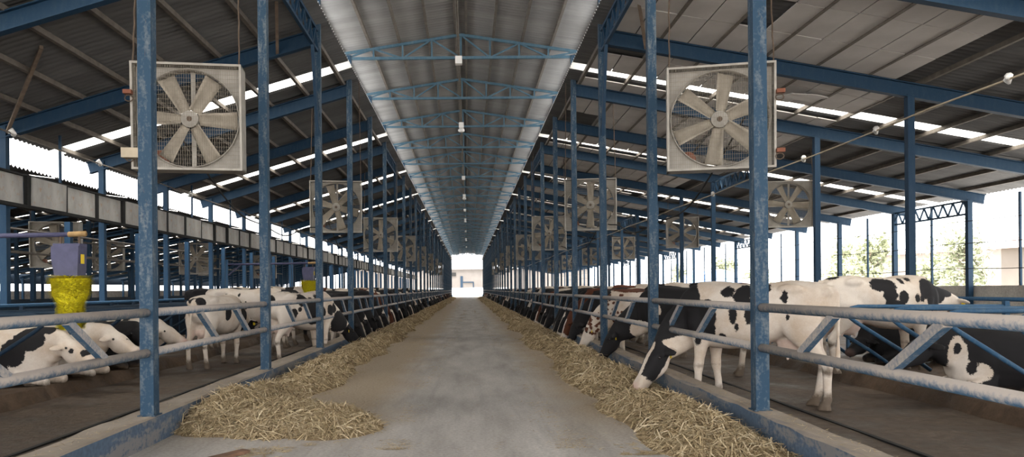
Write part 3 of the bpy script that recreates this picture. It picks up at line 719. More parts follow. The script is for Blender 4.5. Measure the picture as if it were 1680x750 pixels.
def brush(x, y, z, lab, arm, body=True, lens=1.0):
    t = empty('cow_brush', (x, y, z)); link('bristles', brm, t, (0, 0, -.10)); link('brush_core', brc, t, (0, 0, -.10))
    if body:
        MB().tube([(0, 0, .56), (0, 0, .68)], .16, 14).build('collar', M_DARK, t)
        h = MB().prism([(-.17, .66), (.17, .66), (.19, 1.12), (-.22, 1.12), (-.22, .95)], -.13, .13).build('motor_housing', M_PURPLE, t)
        MB().box(.193, .197, -.07, .03, .86, 1.0).build('yellow_sticker', M_TAG, h)
        MB().box(-.2, .2, -.11, .11, 1.12, 1.16).build('cover_plate', M_PURPLE, h)
    for u in (-.14, .14): MB().bar((u, 0, 1.12), (u, 0, 1.30), .03, .02).build('hanger', M_CHAIN, t)
    MB().tube([(-arm, -.05, 1.27), (.02, 0, 1.30)], .035, 8).build('support_arm', M_PURPLE, t, smooth=True)
    MB().tube([(-.02, 0, 1.30), (.24, 0, 1.31)], .042, 8).build('arm_tip', simple('ochre_paint', (.36, .23, .10), .7), t, smooth=True)
    MB().bar((-arm, -.05, ZC + .1 - z), (-arm, -.05, 1.45), .08, .08).build('mast', M_STALL, t); MB().bar((-arm, -.05, .85), (-arm + .5, -.05, 1.25), .04, .04).build('stay', M_PURPLE, t)
    tag(t, lab, 'cow brush')
brush(-5.95, 11.4, 1.02, 'yellow rotary cow brush under a violet motor on a pipe arm', 2.75)
brush(-5.75, 27.55, 1.14, 'small distant yellow cow brush beyond the standing white cow', 2.95)

# ------------------------------------------------------------------ hay
def fnoise(x, y, seed):
    v = 0
    rg = np.random.default_rng(seed)
    for k in range(14):
        fx, fy, ph = rg.normal(0, 1.4*(1 + k*.35)), rg.normal(0, 1.2*(1 + k*.35)), rg.uniform(0, 6.28); v = v + np.sin(fx*x + fy*y + ph)/(1 + k*.35)
    return v/4.0
def smooth01(t): t = np.clip(t, 0, 1); return t*t*(3 - 2*t)
def hay_right(x, y):
    inner = 1.50 + .24*fnoise(y*.5, y*.2, 5) + .0*x
    p = smooth01((x - inner)/.45)*(.18 + .82*smooth01((2.78 - x)/.5))
    amp = .19 + .11*fnoise(x*.8, y*1.1, 8) + .05*fnoise(x*2.5, y*2.5, 9)
    front = smooth01((y - (6.0 + .35*(2.73 - x)))/.5)
    dip = 1 - .85*np.exp(-((x - 2.2)/.45)**2 - ((y - 9.85)/.85)**2)*1.08
    return p*amp*front*dip - .012
def hay_left(x, y):
    inner = -1.92 + .26*fnoise(y*.5, y*.2, 15)
    p = smooth01((inner - x)/.45)*(.18 + .82*smooth01((x + 3.05)/.5))
    amp = .20 + .11*fnoise(x*.8, y*1.1, 18) + .05*fnoise(x*2.5, y*2.5, 19)
    front = smooth01((y - 9.9 - .5*fnoise(x*.9, 0, 4))/.7)
    return p*amp*front - .012
def hay_pile(x, y):
    def lobe(cx, cy, rx, ry, h): return h*smooth01(1 - np.sqrt(((x-cx)/rx)**2 + ((y-cy)/ry)**2))**.8
    v = np.maximum.reduce([lobe(-2.62, 8.55, .72, 1.1, .34), lobe(-2.0, 8.25, .85, .95, .27), lobe(-1.45, 8.0, .62, .72, .20), lobe(-2.6, 9.6, .6, 1.0, .25)])
    return v*(1 + .25*fnoise(x*1.6, y*1.6, 31) + .15*fnoise(x*4, y*4, 32)) - .012
def hay_object(name, hf, x0, x1, y0, y1, nstr, lab, wid=1.0, power=2.2, dens_pow=1.0, seed=0, lmin=.08, lmax=.30):
    rg = np.random.default_rng(seed)
    nx = 34; ny = int(max(30, min(420, (y1-y0)*8)))
    ys = y0 + (y1-y0)*(np.linspace(0, 1, ny + 1)**(1.6 if y1 - y0 > 20 else 1)); xs = np.linspace(x0, x1, nx + 1)
    X, Y = np.meshgrid(xs, ys); Z = hf(X, Y) + rg.normal(0, .006, X.shape)*(hf(X, Y) > .02)
    Z = np.where(hf(X, Y) > .0, Z, -.03)
    gv = np.stack([X, Y, Z], -1).reshape(-1, 3)
    idx = np.arange((nx+1)*(ny+1)).reshape(ny+1, nx+1)
    gf = np.stack([idx[:-1,:-1], idx[:-1,1:], idx[1:,1:], idx[1:,:-1]], -1).reshape(-1, 4)
    gt = np.clip(.24 + rg.normal(0, .10, len(gv)), 0, 1)
    # strands
    u = rg.uniform(0, 1, nstr*4); yy = y0 + (y1-y0)*u**power; xx = rg.uniform(x0, x1, nstr*4); h = hf(xx, yy)
    keep = (h > .012) & (rg.uniform(0, 1, nstr*4) < np.clip(.25 + h*6, 0, 1)); xx, yy, h = xx[keep][:nstr], yy[keep][:nstr], h[keep][:nstr]; n = len(xx)
    e = .03; gx = (hf(xx+e, yy) - hf(xx-e, yy))/(2*e); gy = (hf(xx, yy+e) - hf(xx, yy-e))/(2*e); gx = np.clip(gx, -1.5, 1.5); gy = np.clip(gy, -1.5, 1.5)
    a = rg.uniform(0, 2*np.pi, n); L = rg.uniform(lmin, lmax, n)*(.7 + .6*rg.random(n)); dx, dy = np.cos(a), np.sin(a)
    tilt = np.abs(rg.normal(0, .30, n)); dz = gx*dx + gy*dy + tilt
    c = np.stack([xx, yy, h + rg.uniform(-.012, .012, n)], -1); d = np.stack([dx, dy, dz], -1); d /= np.linalg.norm(d, axis=1)[:, None]
    side = np.stack([-dy, dx, rg.normal(0, .5, n)], -1); side /= np.linalg.norm(side, axis=1)[:, None]
    w = (rg.uniform(.0022, .0065, n)*wid*np.sqrt(np.maximum(yy, 8)/8))[:, None]
    nrm = np.cross(d, side); bow = (rg.normal(0, .10, n)*L)[:, None]
    p0 = c - d*(L*.35)[:, None]; p1 = c + d*(L*.15)[:, None] + nrm*bow; p2 = c + d*(L*.65)[:, None] - np.array([0, 0, 1])*(np.abs(rg.normal(0, .12, n))*L)[:, None]
    sv = np.stack([p0 - side*w, p0 + side*w, p1 - side*w, p1 + side*w, p2 - side*w*.6, p2 + side*w*.6], 1).reshape(-1, 3)
    b = len(gv) + np.arange(n)[:, None]*6
    sf = np.concatenate([b + np.array([0, 1, 3, 2]), b + np.array([2, 3, 5, 4])], 0)
    V = np.concatenate([gv, sv]); F = np.concatenate([gf, sf]); T = np.concatenate([gt, np.repeat(np.clip(rg.beta(2.0, 1.5, n)*.95 + .1, 0, 1), 6)])
    me = bpy.data.meshes.new(name); me.vertices.add(len(V)); me.vertices.foreach_set('co', V.astype(np.float32).ravel())
    me.loops.add(len(F)*4); me.loops.foreach_set('vertex_index', F.astype(np.int32).ravel())
    me.polygons.add(len(F)); me.polygons.foreach_set('loop_start', (np.arange(len(F))*4).astype(np.int32))
    me.update(calc_edges=True)
    at = me.attributes.new('tint', 'FLOAT', 'POINT'); at.data.foreach_set('value', T.astype(np.float32))
    me.materials.append(M_HAY); o = link(name, me); tag(o, lab, 'hay', kind='stuff'); return o
hay_object('hay_pile', hay_pile, -3.02, -.7, 7.0, 10.8, 34000, 'loose golden hay pile heaped nearest on the left of the drive', 1.0, 1.0, seed=1)
hay_object('hay_row', hay_left, -3.02, -1.4, 9.2, 120, 60000, 'long row of hay along the left feed curb', 1.1, 2.6, seed=2)
hay_object('hay_row', hay_right, 1.1, 2.735, 5.6, 120, 75000, 'long row of hay along the right feed curb', 1.1, 2.6, seed=3)
def chaff(x, y):
    a = np.abs(x - .05) + .35*fnoise(x*1.2, y*.8, 41)
    return np.where((a > 1.0) & (fnoise(x*2.5, y*2.2, 44) + fnoise(x*6, y*6, 46)*.6 > .35), .016, 0)
def chaff_obj():
    rg = np.random.default_rng(77); n0 = 80000; y = 6.6 + 60*rg.random(n0)**2.4; x = rg.uniform(-2.2, 1.9, n0); k = (chaff(x, y) > .01) & (rg.random(n0) < np.clip((np.abs(x) - .55)/1.0, .05, 1)); x, y = x[k], y[k]
    for cx, nn in ((-.82, 2600), (1.0, 2200)):
        yy = 6.9 + 45*rg.random(nn)**1.8; kk = fnoise(yy*1.3, yy*.4, 71 + nn) > -.1; yy = yy[kk]; x = np.concatenate([x, cx + .12*fnoise(yy*.6, yy*.2, 72) - .012*yy*np.sign(-cx)*-1 + rg.normal(0, .09, len(yy))]); y = np.concatenate([y, yy])
    k2 = rg.random(900); x = np.concatenate([x, rg.uniform(-2.4, 1.6, 900)]); y = np.concatenate([y, 6.2 + 25*k2**2])
    xc_ = np.concatenate([rg.uniform(XL - .2, XL + .05, 500), rg.uniform(XR - .05, XR + .13, 600)]); yc = np.concatenate([5 + 20*rg.random(500)**2, 4.5 + 16*rg.random(600)**1.5]); n1 = len(x)
    x = np.concatenate([x, xc_]); y = np.concatenate([y, yc]); n = len(x); z = np.where(np.arange(n) < n1, .004, .276)
    a = rg.uniform(0, 6.28, n); L = rg.uniform(.015, .06, n)*np.where(np.arange(n) < n1, 1, 1.2); w = rg.uniform(.0015, .003, n)*np.sqrt(np.maximum(y, 8)/8)
    d = np.stack([np.cos(a), np.sin(a), np.zeros(n)], -1); s_ = np.stack([-d[:, 1], d[:, 0], np.zeros(n)], -1); p = np.stack([x, y, z], -1); up = np.array([0, 0, 1])
    V = np.stack([p - d*L[:, None], p + s_*w[:, None] , p + d*L[:, None] + up*(L*rg.uniform(0, .35, n))[:, None], p - s_*w[:, None]], 1).reshape(-1, 3); F = np.arange(n*4).reshape(n, 4)
    me = bpy.data.meshes.new('scattered_hay'); me.from_pydata(V.tolist(), [], F.tolist()); at = me.attributes.new('tint', 'FLOAT', 'POINT'); at.data.foreach_set('value', np.repeat(np.clip(rg.beta(2.5, 2, n), 0, 1), 4).astype(np.float32)); me.materials.append(M_HAY)
    tag(link('scattered_hay', me), 'thin scattered chaff and straw over drive and curbs', 'straw', kind='stuff')
chaff_obj()
o = MB().box(-.30, .30, -.05, .05, 0, .03).build('wooden_plank', M_PLANK, None, (-2.16, 6.58, .001), (0, 0, math.radians(58))); tag(o, 'short brown plank on the drive before the left hay pile', 'plank')
# ------------------------------------------------------------------ cows
def loft(rings, n=26):
    """rings: (centre, lateral, up, half width, half up, half down)"""
    vs = []; fs = []
    for c, lat, up, w, hu, hd in rings:
        c, lat, up = Vector(c), Vector(lat), Vector(up)
        for k in range(n):
            t = 2*math.pi*k/n; cs, sn = math.cos(t), math.sin(t)
            e = .82; x = math.copysign(abs(cs)**e, cs); y = math.copysign(abs(sn)**e, sn)
            vs.append(c + lat*(x*w) + up*(y*(hu if y > 0 else hd)))
    m = len(rings)
    for i in range(m - 1):
        for k in range(n): k2 = (k+1) % n; fs.append((i*n+k, i*n+k2, (i+1)*n+k2, (i+1)*n+k))
    fs.append(tuple(range(n))[::-1]); fs.append(tuple(range((m-1)*n, m*n))); return vs, fs
def ellipsoid(c, r, rot=None, n=12, m=8):
    vs = []; fs = []; R = rot or Matrix.Identity(3); c = Vector(c)
    for i in range(m + 1):
        ph = math.pi*i/m
        for k in range(n):
            th = 2*math.pi*k/n; vs.append(c + R @ Vector((r[0]*math.sin(ph)*math.cos(th), r[1]*math.sin(ph)*math.sin(th), r[2]*math.cos(ph))))
    for i in range(m):
        for k in range(n): k2 = (k+1) % n; fs.append((i*n+k, (i+1)*n+k, (i+1)*n+k2, i*n+k2))
    return vs, fs
TRUNK = [(-.88,1.33,1.17,.06),(-.84,1.40,1.04,.14),(-.72,1.445,.93,.215),(-.54,1.465,.86,.265),(-.40,1.475,.80,.285),(-.18,1.445,.73,.325),(.08,1.435,.66,.365),(.28,1.44,.64,.36),(.46,1.455,.645,.315),(.60,1.465,.66,.265),(.74,1.43,.71,.235),(.86,1.35,.78,.19),(.93,1.24,.86,.12)]
POSE = {
 'feed':  dict(neck=[(.50,1.12,.29,.17),(.74,1.02,.31,.16),(.95,.86,.275,.14),(1.10,.74,.225,.12)], poll=(1.24,.66), nose=(1.50,.13)),
 'stand': dict(neck=[(.55,1.15,.27,.16),(.82,1.17,.26,.14),(1.05,1.22,.21,.115),(1.20,1.27,.17,.105)], poll=(1.30,1.33), nose=(1.70,.98)),
 'low':   dict(neck=[(.55,1.13,.27,.16),(.82,1.06,.27,.14),(1.06,.98,.22,.115),(1.22,.92,.17,.105)], poll=(1.34,.90), nose=(1.70,.58)),
 'lie':   dict(neck=[(.50,.48,.30,.20),(.80,.56,.29,.18),(1.02,.64,.24,.145),(1.14,.70,.19,.125)], poll=(1.22,.74), nose=(1.64,.40)),
}
def cow_mesh(name, pose, mat, coat, voxel=.021, poll=None, nose=None, ny=0.0, head='black', white_legs=True, udder=True, tail=0.0, step=0.0, dirt=1.0, hs=1.0):
    P = POSE[pose]; lying = pose == 'lie'; mb = MB(); Y = Vector((0, 1, 0)); Z = Vector((0, 0, 1)); X = Vector((1, 0, 0))
    rings = []
    for x, zt, zb, w in TRUNK:
        if lying:
            zt2 = .02 + (zt - .64)*.98; zb2 = max(.0, (zb - .64)*.9); w *= 1.12; zt, zb = zt2, zb2
        zm = zb + (zt - zb)*.52; rings.append(((x, 0, zm), Y, Z, w, zt - zm, zm - zb))
    mb.add(*loft(rings))
    if not lying:                      # hip bones, withers ridge
        for sy in (-1, 1):
            mb.add(*ellipsoid((-.46, sy*.225, 1.365), (.16, .06, .065))); mb.add(*ellipsoid((-.80, sy*.12, 1.32), (.09, .05, .06)))
        mb.add(*ellipsoid((.50, 0, 1.42), (.34, .06, .055)))
    # neck
    pol = Vector((P['poll'][0], 0, P['poll'][1])) if poll is None else Vector(poll)
    nos = Vector((P['nose'][0], 0, P['nose'][1])) if nose is None else Vector(nose)
    base = P['neck']; pts = []
    b0 = Vector((base[0][0], 0, base[0][1])); b3 = Vector((base[1][0], 0, base[1][1]))
    dflt = Vector((P['poll'][0], 0, P['poll'][1]))
    for k, (x, z, h, w) in enumerate(base):
        p = Vector((x, 0, z)); t = max(0, (k - .5)/3.2)**1.3; pts.append((p + (pol - dflt)*t, h, w))
    pts.append((pol + (nos - pol)*.12 - Z*.02, .125, .10))
    rings = []
    for k, (p, h, w) in enumerate(pts):
        t = (pts[min(k+1, len(pts)-1)][0] - pts[max(k-1, 0)][0]).normalized(); lat = Z.cross(t).normalized(); up = t.cross(lat).normalized(); rings.append((p, lat, up, w, h, h))
    mb.add(*loft(rings))
    # head
    ax = (nos - pol).normalized(); lat = Z.cross(ax); lat = lat.normalized() if lat.length > .15 else Y.copy(); dor = ax.cross(lat).normalized()
    HL = (nos - pol).length; k_ = HL/.56
    hr = [(-.03,.08,.075,.08),(.03,.10,.10,.125),(.11,.125,.105,.16),(.18,.122,.105,.18),(.26,.105,.094,.172),(.34,.088,.082,.135),(.42,.082,.072,.105),(.48,.092,.070,.092),(.535,.09,.062,.075),(.57,.06,.042,.045)]
    mb.add(*loft([(pol + ax*(t*k_), lat, dor, w*hs, hu*hs, hd*hs) for t, w, hu, hd in hr], 20))
    for sy in (-1, 1):
        mb.add(*ellipsoid(pol + ax*(.135*k_) + lat*(sy*.112) + dor*.045, (.035, .035, .035)))           # brow over the eye
        e = (lat*sy*.95 - ax*.10 - dor*.28).normalized(); f = e.cross(dor).normalized(); R = Matrix((e, f, e.cross(f))).transposed()
        mb.add(*ellipsoid(pol + ax*.055 + lat*(sy*.10) + dor*.01 + e*.09, (.125, .068, .024), R))
    # legs
    H = lambda r: r
    if lying:
        for sy in (-1, 1):
            mb.add(*ellipsoid((.60, sy*.20, .40), (.20, .12, .30)))
            mb.add(*loft([((x, sy*y, z), Y, Vector((0, 0, 1)), r, r, r) for x, y, z, r in ((.55, .22, .16, .11), (.72, .24, .13, .085), (.90, .24, .09, .07), (.98, .22, .07, .05))]))
            mb.add(*loft([((x, sy*y, z), Y, Z, r, r, r) for x, y, z, r in ((.98, .20, .06, .055), (.84, .16, .05, .05), (.68, .14, .05, .05), (.60, .13, .05, .06))]))
            mb.add(*ellipsoid((-.46, sy*.27, .34), (.33, .17, .32)))
            mb.add(*loft([((x, sy*y, z), Y, Z, r, r, r) for x, y, z, r in ((-.62, .40, .10, .075), (-.40, .46, .08, .055), (-.18, .48, .06, .05), (-.08, .48, .05, .06))]))
    else:
        for q, sy in enumerate((-1, 1)):
            so = step*(1 if sy > 0 else -1)
            fl = [(.62,.19,1.12,.17,.075),(.60,.205,.95,.15,.085),(.58,.195,.80,.115,.08),(.575,.18,.66,.082,.066),(.585,.172,.52,.062,.055),(.592,.17,.43,.064,.058),(.588,.168,.34,.047,.044),(.582,.168,.20,.043,.041),(.588,.168,.13,.054,.05),(.60,.168,.08,.047,.047),(.612,.168,.055,.062,.056),(.622,.168,.0,.078,.064)]
            mb.add(*loft([((x + so*.9*max(0, (1 - z))*.5, sy*y, z), X, Y, rx, ry, ry) for x, y, z, rx, ry in fl], 16))
            bl = [(-.52,.155,1.22,.22,.10),(-.53,.185,1.05,.245,.115),(-.53,.195,.92,.225,.105),(-.56,.19,.80,.17,.085),(-.63,.178,.68,.115,.066),(-.73,.168,.58,.078,.052),(-.775,.165,.51,.066,.05),(-.77,.165,.43,.055,.046),(-.755,.168,.30,.046,.043),(-.745,.168,.18,.045,.043),(-.735,.168,.12,.056,.052),(-.715,.168,.075,.05,.05),(-.70,.168,.052,.066,.058),(-.69,.168,.0,.08,.066)]
            mb.add(*loft([((x - so*max(0, (1 - z))*.5, sy*y, z), X, Y, rx, ry, ry) for x, y, z, rx, ry in bl], 16))
        if udder:
            mb.add(*ellipsoid((-.45, 0, .72), (.21, .15, .16)))
            for tx, ty in ((-.58, .08), (-.58, -.08), (-.38, .08), (-.38, -.08)): mb.add(*loft([((tx, ty, .60), X, Y, .022, .022, .022), ((tx, ty, .535), X, Y, .02, .02, .02)], 8))
    # tail
    tz = (lambda z: z) if not lying else (lambda z: max(.04, (z - .64)*.98 + .02))
    tl = [(-.86, 0, 1.40, .035), (-.905, tail*.2, 1.30, .028), (-.915, tail*.5, 1.05, .022), (-.91, tail*.8, .8, .02), (-.905, tail, .62, .03), (-.90, tail, .5, .035), (-.895, tail, .42, .018)]
    tmb = MB().tube([(x, y, tz(z)) for x, y, z, r in tl], [r for *_, r in tl], 10); mb.add(tmb.v, tmb.f)
    # fuse to one skin
    me0 = mb.mesh(name + '_raw'); ob = bpy.data.objects.new(name + '_raw', me0); COL.objects.link(ob)
    r = ob.modifiers.new('r', 'REMESH'); r.mode = 'VOXEL'; r.voxel_size = voxel; r.use_smooth_shade = True
    s_ = ob.modifiers.new('s', 'SMOOTH'); s_.factor = .5; s_.iterations = 5 if voxel < .03 else 2
    dg = bpy.context.evaluated_depsgraph_get(); me = bpy.data.meshes.new_from_object(ob.evaluated_get(dg)); me.name = name
    bpy.data.objects.remove(ob); bpy.data.meshes.remove(me0)
    me.materials.clear(); me.materials.append(mat); me.polygons.foreach_set('use_smooth', [True]*len(me.polygons))
    n = len(me.vertices); co = np.empty(n*3, np.float32); me.vertices.foreach_get('co', co); co = co.reshape(-1, 3).astype(float)
    a3 = np.array
    rel = co - a3(pol); ht = rel @ a3(ax)/k_; hl = rel @ a3(lat); hd = rel @ a3(dor)
    inhead = (ht > -.02) & (np.abs(hl) < .3) & (np.abs(hd) < .24) & (ht < .7) & (co[:, 0] > .8)
    c = coat(co)
    if head == 'black': hc = .4 - .0*ht
    elif head == 'blaze': hc = np.minimum.reduce([(.40 - ht)*3, (np.abs(hl) - .035 + np.maximum(0, .03 - hd)*2.2)*6, (hd + .07 + .12*np.clip(ht - .02, 0, 1))*6])
    elif head == 'star': hc = np.minimum((.46 - ht)*3, np.maximum(.5 - 3*ht, (np.abs(hl) - .03)*5))
    elif head == 'white': hc = -.5 + 0*ht
    elif head == 'patch': hc = .5 - np.sqrt(((ht - .30)/.16)**2 + ((np.abs(hl) - .08)/.09)**2 + (hd/.12)**2)*.5
    else: hc = c
    if head != 'body':
        bl = np.clip((ht + .02)/.05, 0, 1); c = np.where(inhead, c*(1 - bl) + hc*bl, c)
    if white_legs and not lying: c = np.where((co[:, 2] < .62) & (co[:, 0] < .78), np.minimum(c, (co[:, 2] - .50)*4), c)
    pink = np.clip(1.2 - np.linalg.norm(co - a3(pol + ax*(.55*k_)), axis=1)/.10, 0, 1)*(1 if head in ('blaze', 'white', 'patch', 'star') else .25)
    if udder and not lying: pink = np.maximum(pink, np.clip(1.5 - np.sqrt(((co[:, 0] + .47)/.26)**2 + (co[:, 1]/.17)**2 + ((co[:, 2] - .66)/.19)**2), 0, .32)*(np.abs(co[:, 1]) < .17)*(co[:, 2] < .78))
    dr = dirt*(np.clip(1.0 - co[:, 2]/.34, 0, 1)*.95 + .55*np.clip(1 - np.abs(co[:, 2] - .43)/.10, 0, 1) + .28*np.clip((-co[:, 0] - .55)*2, 0, 1)*(co[:, 2] < 1.25)) if not lying else dirt*np.clip(.75 - co[:, 2]/.3, 0, 1)
    dr = dr*(~inhead)
    for nm, arr in (('coat', c), ('pink', pink), ('dirt', dr)):
        at = me.attributes.new(nm, 'FLOAT', 'POINT'); at.data.foreach_set('value', np.asarray(arr, np.float32))
    info = dict(pol=pol, ax=ax, lat=lat, dor=dor, k=k_)
    return me, info
def blobs(lst, base=-.4):
    """(sign, (x,y,z), (rx,ry,rz)); y None = both flanks"""
    def f(co):
        v = np.full(len(co), base)
        for sg, c, r in lst:
            d = ((co[:, 0]-c[0])/r[0])**2 + ((co[:, 2]-c[2])/r[2])**2
            if c[1] is not None: d = d + ((co[:, 1]-c[1])/r[1])**2
            w = (1 - np.sqrt(d))*min(r[0], r[2])*4
            v = np.maximum(v, w) if sg > 0 else np.minimum(v, -w)
        return v
    return f
def random_coat(seed, frac, size=.30):
    rg = np.random.default_rng(seed); L = []
    for k in range(34): L.append((rg.uniform(-.9, 1.3), rg.uniform(-.4, .4), rg.uniform(.3, 1.5), rg.uniform(.5, 1.3)*size))
    def f(co):
        v = np.zeros(len(co))
        for x, y, z, r in L:
            d = ((co[:, 0]-x)**2 + (co[:, 1]-y)**2 + (co[:, 2]-z)**2)/(r*r); v += np.exp(-d)*1.6
        return v - np.quantile(v, 1 - frac)
    return f
def all_dark(co): return np.full(len(co), .5)
EYEM = MB().add(*ellipsoid((0, 0, 0), (.019, .019, .019), n=10, m=8)).mesh('eye', M_EYE, True)
TAGM = MB().box(-.028, .028, -.003, .003, -.035, .035).mesh('ear_tag', M_TAG)
def place_cow(mi, loc, heading, lab, scale=1.0, group=None, detail=True, tagged=True):
    me, inf = mi
    o = link('cow', me, loc=loc); o.rotation_euler = (0, 0, heading); o.scale = (scale,)*3
    tag(o, lab, 'cow', group)
    if detail:
        for sy in (-1, 1):
            p = inf['pol'] + inf['ax']*(.145*inf['k']) + inf['lat']*(sy*.132) + inf['dor']*.030; link('eye', EYEM, o, p)
            if tagged:
                p = inf['pol'] + inf['ax']*.075 + inf['lat']*(sy*.19) - inf['dor']*.055; t = link('ear_tag', TAGM, o, p); t.rotation_euler = (0, 0, math.atan2(inf['ax'].y, inf['ax'].x) + 1.3)
    return o
def to_local(p, loc, heading, scale): 
    v = Vector(p) - Vector(loc); c, s_ = math.cos(-heading), math.sin(-heading); return Vector((v.x*c - v.y*s_, v.x*s_ + v.y*c, v.z))/scale
R_ = math.radians
# --- nearest feeding cow on the right
H1 = math.atan2(.6, -.8); P1 = (3.80, 10.08, ZC); S1 = 1.10
R1 = [(1,(1.10,None,1.06),(.50,1,.50)),(1,(.84,None,1.20),(.26,1,.30)),(1,(.72,None,1.0),(.26,1,.30)),(1,(.56,None,1.04),(.20,1,.17)),(1,(.50,None,.90),(.13,1,.12)),(1,(.50,None,1.20),(.08,1,.06)),
      (1,(.24,.2,1.34),(.085,1,.06)),(1,(.06,.2,1.30),(.10,1,.12)),(1,(-.10,.2,1.24),(.09,1,.08)),(1,(-.16,.2,1.38),(.10,1,.05)),(1,(.16,.2,1.07),(.048,1,.11)),(1,(-.02,.2,1.06),(.05,1,.10)),(1,(-.14,.2,1.04),(.07,1,.10)),(1,(.12,.2,.92),(.025,1,.05)),
      (1,(-.40,.2,1.28),(.04,1,.07)),(1,(-.44,.2,1.05),(.022,1,.035)),(1,(.30,.2,.80),(.05,1,.05)),(-1,(.78,None,.60),(.34,1,.20)),(-1,(1.06,None,.50),(.24,1,.16)),(1,(.62,.2,.74),(.04,1,.06))]
m1 = cow_mesh('cow', 'feed', M_COW, blobs(R1), .017, to_local((2.70, 10.62, .62), P1, H1, S1), to_local((2.31, 10.50, .035), P1, H1, S1), hs=1.1, head='blaze', step=.2)
place_cow(m1, P1, H1, 'white cow with black head and neck, nearest at the right feed rail eating hay', S1)
# --- second, black cow
H2 = math.atan2(.42, -.9); P2 = (4.03, 13.6, ZC)
m2 = cow_mesh('cow', 'feed', M_COW, blobs([(-1,(.86,None,.72),(.20,1,.16)),(-1,(.55,.25,1.06),(.06,1,.10)),(-1,(1.0,.2,.75),(.05,1,.05))], .5), .021, to_local((2.75, 14.3, .62), P2, H2, 1.07), to_local((2.48, 14.35, .10), P2, H2, 1.07), head='black', step=.05)
place_cow(m2, P2, H2, 'black cow with a white brisket, second from the camera at the right feed rail', 1.07)
# --- speckled white and red cow
spk = np.random.default_rng(5)
SP = [(1, (spk.uniform(.55, 1.4), None, spk.uniform(.5, 1.4)), (spk.uniform(.015, .04),)*3) for _ in range(110)] + [(1, (.3, None, 1.45), (.5, 1, .06))]
m3 = cow_mesh('cow', 'feed', M_COWB, blobs(SP, -.2), .019, head='body', step=-.05)
place_cow(m3, (4.02, 16.9, ZC), R_(168), 'white cow speckled with red brown on neck and shoulder at the right rail', 1.03)
# --- generic feeding meshes
V = {}
V['black'] = cow_mesh('cow', 'feed', M_COW, blobs([(-1,(-.2,None,.66),(.25,1,.10))], .5), .03, head='star')
V['allblack'] = cow_mesh('cow', 'feed', M_COW, all_dark, .03, Vector((1.22, .10, .66)), Vector((1.44, .22, .13)), head='black', white_legs=False)
V['pied'] = cow_mesh('cow', 'feed', M_COW, random_coat(3, .5), .03, Vector((1.24, -.08, .66)), Vector((1.47, -.2, .13)), head='blaze')
V['whitepied'] = cow_mesh('cow', 'feed', M_COW, random_coat(8, .28, .26), .03, head='black')
V['red'] = cow_mesh('cow', 'feed', M_COWB, random_coat(12, .72), .03, Vector((1.24, .06, .66)), Vector((1.46, .16, .13)), head='blaze')
V['blacksaddle'] = cow_mesh('cow', 'feed', M_COW, random_coat(21, .75, .34), .03, head='blaze')
DESC = {'black': 'black cow with a white face stripe', 'allblack': 'all black cow', 'pied': 'half black half white patched cow', 'whitepied': 'mostly white cow with black patches and black head', 'red': 'red brown and white cow', 'blacksaddle': 'mostly black cow with white patches'}
seqR = [(19.3,'allblack'),(20.4,'red'),(21.3,'blacksaddle'),(22.3,'black'),(23.3,'allblack'),(25.2,'black'),(26.6,'blacksaddle'),(27.8,'pied'),(29.3,'red'),(31,'black')]
seqL = [(20.6,'black'),(21.9,'blacksaddle'),(23.6,'allblack'),(24.8,'black'),(26.5,'blacksaddle'),(28.6,'red'),(29.8,'pied'),(31.2,'allblack')]
names = list(V)
def fill(seq, seed):
    rg = random.Random(seed); y = seq[-1][0]; out = list(seq)
    while y < 132:
        y += rg.uniform(.95, 1.7) + (rg.random() < .08)*3; out.append((y, rg.choice(['black','allblack','pied','whitepied','red','blacksaddle','black','allblack'])))
    return out
for side, seq in ((1, fill(seqR, 5)), (-1, fill(seqL, 9))):
    w = 'right' if side > 0 else 'left'; rg = random.Random(33 + side); cnts = {}; lasty = 0
    for k, (y, v) in enumerate(seq):
        sc_ = rg.uniform(.97, 1.06); x = (XR + 1.19*sc_) if side > 0 else (XL - 1.19*sc_)
        a_ = rg.uniform(-.05, .22); hd = (math.pi - a_) if side > 0 else a_
        yc = y + 1.19*sc_*math.tan(a_); dd = (yc - PY(0) + S/2) % S - S/2      # keep the neck clear of the posts
        if abs(dd) < .36: y += .36 - dd
        if y < lasty + .86: continue
        lasty = y
        cnts[v] = cnts.get(v, 0) + 1
        if k < 26: lab = '%s feeding, %s such in the %s row' % (DESC[v], ORD[cnts[v]-1], w)
        else: lab = '%s feeding far down the %s row' % (DESC[v], w)
        place_cow(V[v], (x, y, ZC), hd, lab, sc_, 'cows feeding in the %s row' % w, detail=k < 5, tagged=False)
